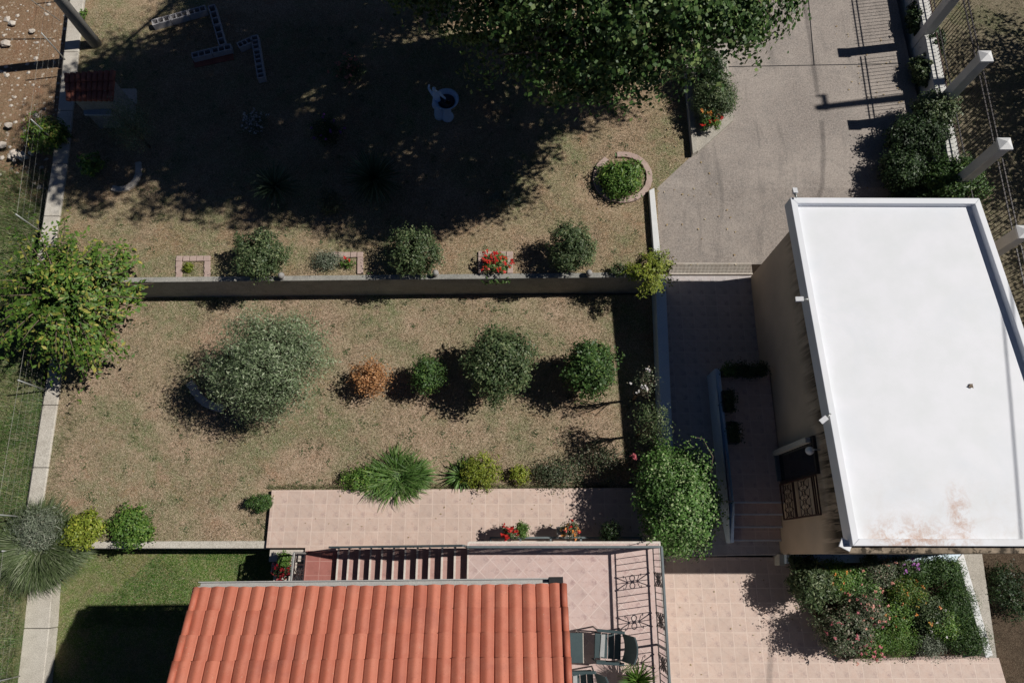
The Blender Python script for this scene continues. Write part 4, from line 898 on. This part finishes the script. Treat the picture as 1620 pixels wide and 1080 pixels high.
bush('dry_shrub', 'dried out shrub with orange-brown leaves on the lower lawn', 586, 597, ZG, .48, .46, .85, 'dry', 'shrub', 200, 16, (.06, .035), .2, .55, lumps=4, spread=.08, nl=22)
bush('lavender_bush', 'small drooping shrub under the row of clipped shrubs near the middle brick bed', 517, 411, ZU, .38, .25, .3, 'sage', 'shrub', 120, 20, (.05, .018), .02, .4, spread=.07)
bush('bedding_plant', 'yellow-green clump inside the leftmost brick bed', 298, 423, ZU, .16, .14, .2, 'yellow', 'plant', 40, 14, (.05, .025), .0, .4)
bush('bedding_plant', 'low plant with one red flower inside the middle brick bed', 548, 417, ZU, .2, .13, .22, 'bright', 'plant', 45, 14, (.04, .02), .0, .4, flowers=[('red', 4, .04)])
bush('salvia_plant', 'bright scarlet flowering plant above the retaining wall', 783, 415, ZU, .4, .3, .45, 'vine', 'plant', 120, 18, (.045, .022), .02, .5, flowers=[('red', 52, .045)])
t = bush('trailing_plant', 'pale trailing plant spilling over the retaining wall below the red flowers', 785, 443, .55, .45, .12, .42, 'vine', 'plant', 90, 16, (.04, .018), 0, .5, droop=1.2)
bush('trailing_plant', 'pale wisp of trailing leaves over the wall beside the middle clipped shrub', 588, 432, .6, .14, .2, .35, 'vine', 'plant', 30, 14, (.04, .018), 0, .5)
bush('flower_bush', 'low grey-green bush with tiny flowers near the edge of the tree shade', 795, 316, ZU, .42, .28, .45, 'sage', 'shrub', 180, 22, (.035, .018), .02, .5)
bush('leafy_shrub', 'leafy green shrub inside the round pink brick ring', 981, 280, ZU, .62, .56, .55, 'bright', 'shrub', 230, 20, (.12, .035), .03, .4, spread=.09, lumps=6)
blade_tuft('yucca', 'largest spiky yucca at the edge of the tree shade', 597, 298, ZU, 520, .85, .035, 'yucca', rise=(.1, 1.4), droop=.45, core=.06, zoff=.4)
blade_tuft('yucca', 'smaller spiky yucca left of the largest one in deep shade', 443, 308, ZU, 360, .7, .03, 'yucca', rise=(.1, 1.4), droop=.45, core=.06, zoff=.35)
bush('flower_bush', 'shaded bush between the two spiky yuccas', 523, 318, ZU, .35, .35, .6, 'rosy', 'shrub', 150, 18, (.045, .025), .05, .5)
bush('flower_bush', 'shaded bush dotted with tiny pinkish flowers left of the fountain', 402, 193, ZU, .38, .42, .55, 'rosy', 'shrub', 190, 18, (.035, .02), .05, .5, flowers=[('white', 90, .03)])
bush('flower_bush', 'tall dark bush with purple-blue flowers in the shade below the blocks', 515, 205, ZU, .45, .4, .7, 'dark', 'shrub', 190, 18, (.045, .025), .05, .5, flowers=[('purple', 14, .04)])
bush('flower_bush', 'dappled bush with red flowers in front of it in the middle of the shade', 552, 108, ZU, .5, .42, .6, 'clip', 'shrub', 220, 18, (.045, .022), .05, .5, flowers=[('coral', 40, .05)])
bush('olive_sapling', 'slim shaded olive sapling beside the outdoor oven', 203, 195, ZU, .55, .8, 1.6, 'olive', 'tree', 300, 18, (.055, .013), .3, .3, spread=.12, nl=24)
bush('leafy_plant', 'bright broad-leaved plant at the edge of the shade beside the left wall', 145, 262, ZU, .4, .32, .45, 'bright', 'plant', 60, 9, (.14, .05), .1, .4, nl=14)
bush('wall_shrub', 'bright green shrub growing over the left boundary wall beside the rubble', 72, 212, .5, .62, .5, .95, 'fig', 'shrub', 240, 18, (.075, .045), .15, .5)
bush('weed_clump', 'small green weed clump beside the concrete pole at the top left', 132, 22, ZU, .1, .2, .18, 'bright', 'plant', 40, 12, (.05, .02), 0, .4)
boughs('bay_shrub', 'yellow-green spreading young tree where the retaining wall meets the driveway', 'shrub', tuple(P(1032, 424, ZU + .6)), 0, tuple(P(1034, 432, ZU)), .62, 60, .6, (.085, .026), 'yellow', per=22, stem=.025, seed=9, crown='foliage')
bush('leafy_plant', 'small sparse dark plant on the wall left of the yellow-green young tree', 978, 427, ZU, .25, .2, .35, 'clip', 'plant', 50, 12, (.06, .03), .05, .4)
# driveway bed
bush('juniper_shrub', 'bushy dark juniper on the narrow bed beside the driveway', 1130, 155, ZU + .12, .6, .66, .8, 'clip', 'shrub', 560, 28, (.07, .022), .05, .55, spread=.08)
bush('juniper_shrub', 'upright dark conifer at the head of the bed beside the driveway', 1122, 108, ZU + .12, .36, .5, 1.1, 'dark', 'shrub', 380, 26, (.07, .022), .05, .55, spread=.07)
bush('flower_bush', 'orange-red lily-like flowers at the foot of the bed beside the driveway', 1124, 190, ZU + .12, .28, .36, .55, 'bright', 'plant', 90, 12, (.1, .03), .05, .4, flowers=[('red', 12, .07), ('orange', 6, .06)])
# lower lawn edge, along the tiled walk
blade_tuft('daylily_clump', 'big fountain of long bright green leaves beside the tiled walk', 628, 756, ZG, 700, .72, .022, 'blade', rise=(.1, 1.5), droop=1.15, core=.5, aniso=(1, .75))
_d = bpy.data.objects['daylily_clump']
for k, (du, dv) in enumerate(((598, 764), (655, 752), (640, 768))):      # the clump is one tangled plant: its other fans are parts of it
    _t = blade_tuft('fan', 'x', du, dv, ZG, 300, .6, .024, 'blade', rise=(.0, 1.4), droop=1.25, core=.25, aniso=(1, .8))
    for ch in list(_t.children): ch.location = Vector(_t.location) - Vector(_d.location); ch.parent = _d
    bpy.data.objects.remove(_t)
bush('flower_bush', 'low dark green bush left of the long-leaved clump beside the tiled walk', 572, 757, ZG, .6, .36, .45, 'bright', 'shrub', 150, 18, (.05, .026), .03, .45)
bush('flower_bush', 'yellow-green rounded bush beside the tiled walk, right of the long-leaved clump', 762, 746, ZG, .55, .46, .58, 'yellow', 'shrub', 220, 20, (.045, .026), .04, .5)
blade_tuft('leafy_plant', 'strap-leaved plant squeezed between the long-leaved clump and the yellow-green bush', 730, 752, ZG, 60, .5, .05, 'blade', rise=(.3, 1.2), droop=.8, core=.1)
bush('flower_bush', 'small yellow bush at the tiled walk just before the deep shade', 822, 750, ZG, .27, .3, .4, 'yellow', 'shrub', 90, 16, (.045, .026), .04, .5)
bush('corner_bush', 'small dark green bush at the left corner of the tiled walk', 410, 794, ZG, .34, .25, .42, 'citrus', 'shrub', 150, 18, (.045, .02), .04, .5)
bush('rose_bush', 'sparse rose bush with brown leaves at the corner of the building shadow', 950, 722, ZG, .62, .35, .45, 'rosy', 'shrub', 150, 13, (.045, .028), .25, .3, nl=30, spread=.12, stemmat='twig')
bush('rose_bush', 'low shaded rose bush along the tiled walk', 880, 748, ZG, .75, .34, .34, 'rosy', 'shrub', 240, 14, (.045, .028), .05, .3, nl=20, spread=.12)
bush('rose_bush', 'tall rose bush catching sun in front of the blue-shaded parapet', 1030, 668, ZG, .5, .48, .6, 'clip', 'shrub', 120, 12, (.055, .032), 1.5, .35, nl=30, spread=.1, stemmat='twig')
bush('rose_bush', 'pale blossoming rose twigs catching sun beside the parapet', 1022, 606, ZG, .28, .38, .35, 'rosy', 'shrub', 40, 10, (.04, .03), 1.6, .35, nl=20, spread=.07, stemmat='twig', flowers=[('white', 9, .035)])
bush('climbing_vine', 'huge rounded bright green climbing bush beside the balcony corner', 1068, 790, -.85, .9, 1.28, 2.0, 'vine', 'shrub', 1700, 24, (.065, .04), .9, .7, lumps=7, spread=.09, stem=.06, nl=50)
c = P(1004, 722, 1.2); o = thing('pink_rose', 'single pink rose beside the large climbing bush', 'flower', (c.x, c.y, ZG)); quads_obj('petals', leaf_quads(np.array([c] * 26) + rng.normal(0, .028, (26, 3)), rng.normal(0, 1, (26, 3)) + [0, 0, 1], .06, .05, .4), 'fl_pink', o); part('stem', MB().tube([(c.x, c.y, ZG), (c.x + .05, c.y, .6), tuple(c)], .008, 5), 'twig', o)
# long shoots of the climbing bush
for k, pp in enumerate((((1082, 712, 1.6), (1095, 690, 1.9), (1112, 694, 2.0), (1128, 722, 1.9), (1124, 752, 1.6)), ((1120, 790, 1.3), (1140, 792, 1.5), (1160, 793, 1.3)), ((1088, 868, 1.2), (1105, 872, 1.35), (1112, 884, 1.3)), ((1035, 850, 1.9), (1028, 858, 2.5), (1018, 868, 2.6)))):
    pts = [P(*q_) for q_ in pp]; o = thing('vine_shoot', ['long arching shoot over the shaded yard above the climbing bush', 'thin shoot reaching right from the climbing bush over the terrace wall', 'thin shoot at the lower right of the climbing bush', 'shoot of the climbing bush hanging over the balcony corner'][k], 'shoot', tuple(pts[0]))
    part('stem', MB().tube(pts, .007, 5), 'twig', o)
    lp = np.array([Vector(pts[i]).lerp(pts[i + 1], j) for i in range(len(pts) - 1) for j in rng.random(7)]) + rng.normal(0, .02, ((len(pts) - 1) * 7, 3)); quads_obj('leaves', leaf_quads(lp, np.tile([0, 0, 1.], (len(lp), 1)), .05, .03, .5), 'leaf_vine', o)
# bottom left corner
gb_ = P(62, 838, .2)
bush('lavender_mound', 'silvery twiggy mound at the lower left corner beside the boundary wall', 62, 836, -.5, .6, .5, .6, 'sage', 'shrub', 330, 22, (.1, .014), .35, .25, spread=.1, nl=60, stemmat='twig')
gb_ = P(50, 862, .2)
blade_tuft('fountain_grass', 'soft grey-green skirt of long drooping grass below the silvery mound', 0, 0, -.8, 9000, .85, .016, 'skirt', 'grass', rise=(-.2, 1.2), droop=.9, core=.55, seg=5, zoff=.55, base=gb_)
bush('box_shrub', 'yellow-green leafy shrub on the wall next to the big grass mound', 132, 838, ZG - .1, .5, .46, .6, 'yellow', 'shrub', 260, 18, (.06, .04), .05, .5)
bush('box_shrub', 'darker green leafy shrub, second on the wall right of the grass mound', 207, 834, ZG - .1, .55, .5, .6, 'bright', 'shrub', 280, 18, (.06, .04), .05, .5, lumps=4)
# right-hand fence shrubs
for (u, v, z, rx_, ry_, h, kd, lab) in ((1446, 112, ZU, .3, .5, .6, 'clip', 'sunlit shrub against the fence wall beside the third pillar'), (1436, 30, ZU, .26, .6, .6, 'dark', 'dark shrub against the fence wall at the top edge'),
        (1478, 178, ZU, .65, .5, 1.2, 'clip', 'leafy shrub covering the fence wall just below the tall pillar'), (1438, 215, ZU, .85, .55, 1.1, 'dark', 'wide dark shrub spreading over the driveway edge'),
        (1412, 268, ZU, .6, .5, .9, 'dark', 'dark bush above the corner of the white roof'), (1512, 285, ZU, .85, .6, 1.1, 'citrus', 'feathery green conifer between the roof and the fence'),
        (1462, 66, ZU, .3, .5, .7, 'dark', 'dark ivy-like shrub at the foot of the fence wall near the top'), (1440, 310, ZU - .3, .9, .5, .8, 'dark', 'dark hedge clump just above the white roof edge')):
    bush('fence_shrub', lab, u + (14 if u < 1470 else 0), v, z, rx_ * .98, ry_ * 1.1, h * .95, kd, 'shrub', None, 20, (.075, .04), .05, .5, group='shrubs along the driveway fence', nl=16)
tree('plot_tree', 'tree beyond the right edge shading the dry side plot', (17.5, 13.5, .8), [((17.6, 13.2, 4.0), (2.3, 2.3, 1.4)), ((17.0, 10.6, 3.8), (2.2, 1.8, 1.1)), ((17.4, 8.2, 3.6), (2.0, 1.4, 1.0))], 'big', 1100, 20, (.12, .08), .16, .2, .3, nl=24)
tree('plot_tree', 'small tree low at the right edge beside the white roof', (16.2, 5.2, .8), [((15.9, 5.4, 3.0), (1.5, 1.8, 1.0)), ((15.4, 3.6, 2.8), (1.2, 1.2, .9))], 'big', 380, 20, (.1, .07), .12, .2, .3, nl=20)
# ================================================================== PLANTED BED south of the white house
bd = thing('raised_bed', 'raised flower bed with white low walls south of the white house', 'bed', tuple(P(1400, 960, ZS)))
zb = .3
part('soil', MB().prism(pxy([(1262, 886), (1524, 886), (1566, 1034), (1335, 1042), (1300, 1000)], zb - .3), ZS - .1, zb - .28), 'soil', bd)
part('bed_wall', MB().prism(pxy([(1515, 884), (1524, 874), (1571, 1036), (1560, 1040)], zb), ZS - .3, zb), 'white_paint', bd, .01)
part('bed_wall', MB().prism(pxy([(1244, 891), (1514, 888), (1523, 873), (1244, 873)], zb - .02), ZS - .3, zb - .02), 'shade_tinted_white', bd, .01)
part('bed_wall', MB().prism(pxy([(1330, 1046), (1570, 1040), (1568, 1032), (1330, 1038)], ZS + .1), ZS - .3, ZS + .1), 'brick_pink', bd, .01)
BD = [  # u, v, rx, ry, h, kind, flowers, label
 (1283, 925, .45, .5, .95, 'clip', None, 'light-edged leafy shrub at the left end of the flower bed', (.09, .03)),
 (1322, 912, .42, .38, .8, 'bright', [('orange', 14, .035)], 'bright green plant with orange flower spikes near the top of the bed', (.05, .022)),
 (1355, 930, .5, .42, .75, 'vine', [('coral', 12, .035)], 'pale green bush with scattered coral roses in the bed', (.045, .025)),
 (1390, 905, .45, .32, .7, 'rosy', [('coral', 10, .035)], 'reddish leafed rose by the shaded wall of the bed', (.045, .025)),
 (1427, 893, .22, .18, .55, 'clip', [('purple', 20, .045)], 'purple flowered plant against the bed wall', (.04, .02)),
 (1455, 905, .42, .32, .6, 'citrus', None, 'dark green clump at the top right of the bed', (.045, .02)),
 (1495, 905, .42, .38, .6, 'citrus', None, 'dark green clump in the top right corner of the bed', (.045, .02)),
 (1432, 935, .4, .38, .6, 'fig', [('orange', 4, .035)], 'yellowish leafy plant in the middle of the bed', (.045, .02)),
 (1365, 965, .5, .4, .8, 'rosy', [('coral', 34, .034), ('pink', 18, .03)], 'dense coral flowered bush in the left middle of the bed', (.045, .025)),
 (1335, 1000, .62, .5, .95, 'rosy', [('pink', 34, .032), ('coral', 12, .03)], 'sprawling pink flowered bush hanging over the patio at the lower left of the bed', (.05, .032)),
 (1375, 1010, .4, .42, .6, 'bright', [('pink', 16, .04)], 'bright green bush beside the sprawling pink one', (.045, .025)),
 (1415, 975, .35, .35, .6, 'bright', [('orange', 6, .035)], 'green plant with a few orange flowers in the centre of the bed', (.045, .025)),
 (1470, 965, .42, .42, .6, 'clip', [('orange', 8, .035), ('yellow', 7, .03)], 'plant with orange and yellow blooms right of the centre', (.045, .025)),
 (1487, 985, .35, .35, .5, 'bright', [('white', 16, .032)], 'plant dotted with white flowers right of the centre', (.045, .025)),
 (1420, 1015, .48, .35, .5, 'bright', None, 'smooth grassy green mound at the bottom middle of the bed', (.045, .012)),
 (1470, 1020, .3, .26, .45, 'sage', None, 'silvery mound at the bottom of the bed', (.045, .018)),
 (1515, 955, .42, .6, .5, 'citrus', None, 'tall dark green growth along the white side wall of the bed', (.045, .014)),
 (1530, 1010, .5, .4, .5, 'citrus', None, 'dark green growth in the bottom right corner of the bed', (.045, .014)),
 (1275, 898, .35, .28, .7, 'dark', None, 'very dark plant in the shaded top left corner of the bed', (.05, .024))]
for (u, v, a_, b_, h, kd, fl_, lab, lf_) in BD: bush('bed_plant', lab, u, v, zb - .28, a_ * 1.08, b_ * 1.05, h * random.uniform(.8, 1.15), kd, 'plant', int(700 * a_ * b_ / .25 * .5) + 60, 20, lf_, .05, .42, fl_, 'plants in the raised bed', nl=8, lumps=5, spread=.06)
for u, v, lab in ((1380, 884, 'dark potted shrub on the shaded wall of the bed'), (1256, 885, 'dark round potted shrub beside the white corner post')):
    bush('potted_shrub', lab, u, v, .28, .14, .14, .34, 'dark', 'plant', 60, 16, (.04, .02), .1, .5, nl=5)
bush('path_shrub', 'dark shrub beyond the gravel strip in the lower right', 1602, 935, -.6, .6, .7, .7, 'dark', 'shrub', 300, 20, (.05, .028), .1, .5)
# ================================================================== POTTED PLANTS
def pot(u, v, z, r, h, kind, label, flowers=None, fr_=1.7, fh=.3, mat='pot', ncl=60, leaf=(.04, .024)):
    c = P(u, v, z + h); t = thing('potted_plant', label, 'potted plant', (c.x, c.y, z))
    part('pot', MB().lathe((c.x, c.y, z), [(r * .7, 0), (r * .98, h * .85), (r * 1.08, h * .86), (r * 1.08, h), (r * .9, h), (r * .86, h * .9)], 16), mat, t)
    bl = [((c.x, c.y, z + h + fh * .45), (r * fr_, r * fr_, fh * .6))]; pts, out = crown_points(bl, ncl, 16, r * .28, .4)
    quads_obj('foliage', leaf_quads(pts, out, leaf[0], leaf[1]), 'leaf_' + kind, t)
    if flowers:
        for m_, n_, s_ in flowers: blossoms(t, pts, out, n_, 'fl_' + m_, s_)
pot(806, 842, .3, .1, .18, 'clip', 'potted plant with dark red flowers, first on the rack below the balcony edge', [('red', 24, .045)], ncl=40)
pot(826, 838, .3, .11, .2, 'bright', 'pot of fresh green leaves beside the red flowering pot on the rack', None, 1.6, ncl=90)
pot(902, 838, .3, .12, .2, 'rosy', 'potted plant with mixed red and orange flowers on the rack in the bush shadow', [('red', 14, .04), ('orange', 14, .04)], ncl=80)
pot(965, 842, .3, .13, .2, 'dark', 'dark leafy potted plant at the right end of the rack', None, 2.0, ncl=120)
o = part('planter_box', MB().box(P(880, 845, .3).x, P(893, 845, .3).x, P(885, 846, .3).y, P(885, 833, .3).y, .32, .5), 'pot_grey', None, .01); tag(o, 'small square grey planter box on the rack in shadow', 'planter')
pot(452, 884, -.06, .11, .2, 'bright', 'green leafy potted plant on the concrete slabs beside the landing rail', None, 1.3, ncl=70, leaf=(.07, .03))
pot(450, 902, -.2, .12, .22, 'dark', 'potted plant with dense dark red flowers on the concrete slabs', [('darkred', 60, .035)], 1.6, ncl=60)
blade_tuft('spiky_plant', 'spiky yellow-green potted plant at the bottom edge of the balcony', 1008, 1076, ZB + .3, 260, .42, .022, 'bright', 'potted plant', rise=(.5, 1.5), droop=.35, core=.1)
c = P(1008, 1080, ZB); tag(part('plant_pot', MB().lathe((c.x, c.y, ZB), [(.13, 0), (.18, .28), (.2, .28), (.2, .32), (.16, .32), (.15, .28)], 16), 'pot'), 'clay pot under the spiky plant at the bottom edge of the balcony', 'pot')
for u, v, lab in ((1153, 633, 'dark rectangular planter, upper of two beside the terrace side wall'), (1161, 683, 'dark rectangular planter with one pale flower, lower beside the terrace side wall')):
    c = P(u, v, .64 + .25); t = thing('trough_planter', lab, 'planter', (c.x, c.y, .64), 'troughs on the raised terrace')
    part('trough', MB().box(c.x - .13, c.x + .13, c.y - .26, c.y + .26, .64, .86), 'black', t, .015)
    pts, out = crown_points([((c.x, c.y, .98), (.15, .27, .16))], 60, 14, .05, .4); quads_obj('foliage', leaf_quads(pts, out, .05, .028), 'leaf_dark', t)
    if v > 650: blossoms(t, pts, out, 4, 'fl_white', .03)
for i in range(4):
    u = 1152 + i * 17; c = P(u, 586, .64 + .25); t = thing('trough_planter', 'dark planter %s at the terrace top' % ['with green leaves nearest the side wall', 'second from the side wall', 'third from the side wall', 'closest to the beige wall'][i], 'planter', (c.x, c.y, .64), 'planters in a row on the raised terrace')
    part('trough', MB().box(c.x - .12, c.x + .12, c.y - .11, c.y + .11, .64, .84), 'black', t, .015)
    pts, out = crown_points([((c.x, c.y, .98), (.17, .18, .18))], 60, 14, .05, .4); quads_obj('foliage', leaf_quads(pts, out, .05, .03), 'leaf_citrus' if i == 0 else 'leaf_dark', t)

# ================================================================== GRASS and litter
def field(name, poly, z, n, L, W, kind, lean=.9):
    poly = np.array([p[:2] for p in poly]); lo, hi = poly.min(0), poly.max(0); q_ = rng.uniform(lo, hi, (n * 2, 2)); ins = np.zeros(len(q_), bool); j = len(poly) - 1
    for i in range(len(poly)):
        a_, b_ = poly[i], poly[j]; cnd = ((a_[1] > q_[:, 1]) != (b_[1] > q_[:, 1])) & (q_[:, 0] < (b_[0] - a_[0]) * (q_[:, 1] - a_[1]) / (b_[1] - a_[1] + 1e-9) + a_[0]); ins ^= cnd; j = i
    q_ = q_[ins][:n]; den = np.sin(q_[:, 0] * 1.7 + np.sin(q_[:, 1] * 2.1) * 1.5) * np.cos(q_[:, 1] * 1.3 + .7) + rng.normal(0, .6, len(q_)); q_ = q_[den > -.6]; m = len(q_)
    zz = z(q_[:, 0], q_[:, 1]) if callable(z) else np.full(m, z)
    b0_ = np.stack([q_[:, 0], q_[:, 1], zz], 1); az = rng.uniform(0, 2 * pi, m); d = np.stack([np.cos(az) * lean, np.sin(az) * lean, rng.uniform(.25, 1, m)], 1) * (L * rng.uniform(.5, 1.3, m))[:, None]
    s = np.stack([-np.sin(az), np.cos(az), np.zeros(m)], 1) * W / 2
    o = quads_obj(name, np.stack([b0_ - s, b0_ + s, b0_ + d], 1), 'leaf_' + kind, None, 3); o['kind'] = 'stuff'; return o
lowp = [(LWX(1), .3), (GX, .3), (GX, YW - .1), (LWX(7), YW - .1)]
field('dry_grass', lowp, ZG, 90000, .06, .012, 'grass')
field('dry_grass', [(x, y) for x, y in up_pts if y < 18][:6] + [(P(1090, 20, ZU).x, 15.5), (LWX(15.5), 15.5)], ZU, 110000, .06, .012, 'grass')
field('green_grass', [(-10.9, -1.6), (-4.9, -1.6), (-4.9, .2), (-9, .2)], ZL, 22000, .06, .012, 'grass_green')
field('dry_grass', [(LWX(-3), -3), (-7.5, -3), (-8.5, .2), (LWX(0), .2)], ZL, 12000, .05, .012, 'grass_mix')
mz_ = lambda x, y: np.interp(y, [-8, 0, 9.5], [-.72, -.45, .2])
for kd_, nn_ in (('grass_green', 34000), ('grass_mix', 34000)): field('meadow_grass', [(LWX(-4) - .6, -4), (LWX(9) - .5, 10.5), (-19, 10.5), (-17, -4)], mz_, nn_, .2, .014, kd_, 1.0)
field('meadow_grass', [(LWX(8) - .5, 8.5), (LWX(13) - .5, 13), (-15, 13), (-15.5, 8.5)], .2, 9000, .12, .014, 'grass_mix', 1.0)
field('plot_grass', [(FX + .5, 3.5), (18, 3.5), (19, 16.5), (FX + .5, 16.5)], .8, 26000, .08, .014, 'grass_mix')
m = 900; q_ = np.stack([rng.uniform(-19, -12.6, m), rng.uniform(9.8, 17, m), np.full(m, .36)], 1)
pb_ = MB()
for k in range(420):
    x, y = rng.uniform(-19, -13.0), rng.uniform(9.6, 17.5)
    if x > LWX(y) - .6: continue
    r = abs(rng.normal(0, .03)) + .015; pb_.blob((x, y, np.interp(y, [9.5, 26], [.2, .5]) + r * .2), (r * 1.2, r, r * .6), 5, .25, k)
o = part('pebbles', pb_, 'stone_pale'); o['kind'] = 'stuff'
m = 500; q_ = np.stack([rng.uniform(-12, 3.6, m), rng.uniform(.4, 15, m), np.zeros(m)], 1); q_[:, 2] = np.where(q_[:, 1] > YW, ZU, ZG) + .015; q_ = q_[(np.abs(q_[:, 1] - YW) > .3) & (q_[:, 0] > -11.7)]
o = quads_obj('leaf_litter', leaf_quads(q_, np.tile([0, 0, 1.], (len(q_), 1)), .05, .035, 1.5, .5), 'leaf_litter'); o['kind'] = 'stuff'

m = 260; q_ = np.stack([rng.uniform(3.9, 11.5, m), rng.uniform(7.6, 15, m), np.zeros(m)], 1); q_[:, 2] = np.interp(q_[:, 1], [yr1, yr0, ya], [.08, ZU - .05, ZU + .012]) + .02; q_ = q_[(q_[:, 0] + q_[:, 1] * .45 < 10.2) | (q_[:, 0] > 9.5)]
o = quads_obj('leaf_litter', leaf_quads(q_, np.tile([0, 0, 1.], (len(q_), 1)), .06, .04, 1.5, .5), 'leaf_litter'); o['kind'] = 'stuff'
m = 34; q_ = np.concatenate([np.stack([rng.uniform(-6, 3, m), rng.uniform(.5, 1.7, m), np.full(m, .015)], 1), np.stack([rng.uniform(3.9, 9.5, m), rng.uniform(-3, 0, m), np.full(m, ZS + .015)], 1)])
o = quads_obj('leaf_litter', leaf_quads(q_, np.tile([0, 0, 1.], (len(q_), 1)), .045, .03, 1.5, .5), 'leaf_litter'); o['kind'] = 'stuff'
for (x0, x1, y0, y1, z, n) in ((-11, 3, .5, 6.9, ZG, 210), (-11.5, 3.4, 7.6, 15, ZU, 260)):      # green weed rosettes dotted over the dry grass
    c_ = np.stack([rng.uniform(x0, x1, n), rng.uniform(y0, y1, n), np.full(n, z + .02)], 1); k = 16
    p_ = np.repeat(c_, k, 0) + rng.normal(0, .05, (n * k, 3)) * [1, 1, .15]; o = quads_obj('weeds', leaf_quads(p_, np.tile([0, 0, 1.], (n * k, 1)), .045, .02, .8, .6), 'leaf_clip'); o['kind'] = 'stuff'
e_ = np.concatenate([np.stack([rng.uniform(-6.1, 2.4, 2600), P(700, 772, 0).y + np.abs(rng.normal(0, .05, 2600)), np.full(2600, ZG)], 1), np.stack([LWX(3) + .35 + rng.normal(0, .12, 900), rng.uniform(.6, 6.8, 900), np.full(900, ZG)], 1)])
az = rng.uniform(0, 2 * pi, len(e_)); d_ = np.stack([np.cos(az) * .06, np.sin(az) * .06, rng.uniform(.03, .14, len(e_))], 1); s_ = np.stack([-np.sin(az), np.cos(az), az * 0], 1) * .006
o = quads_obj('edge_grass', np.stack([e_ - s_, e_ + s_, e_ + d_], 1), 'leaf_grass_mix', None, 3); o['kind'] = 'stuff'
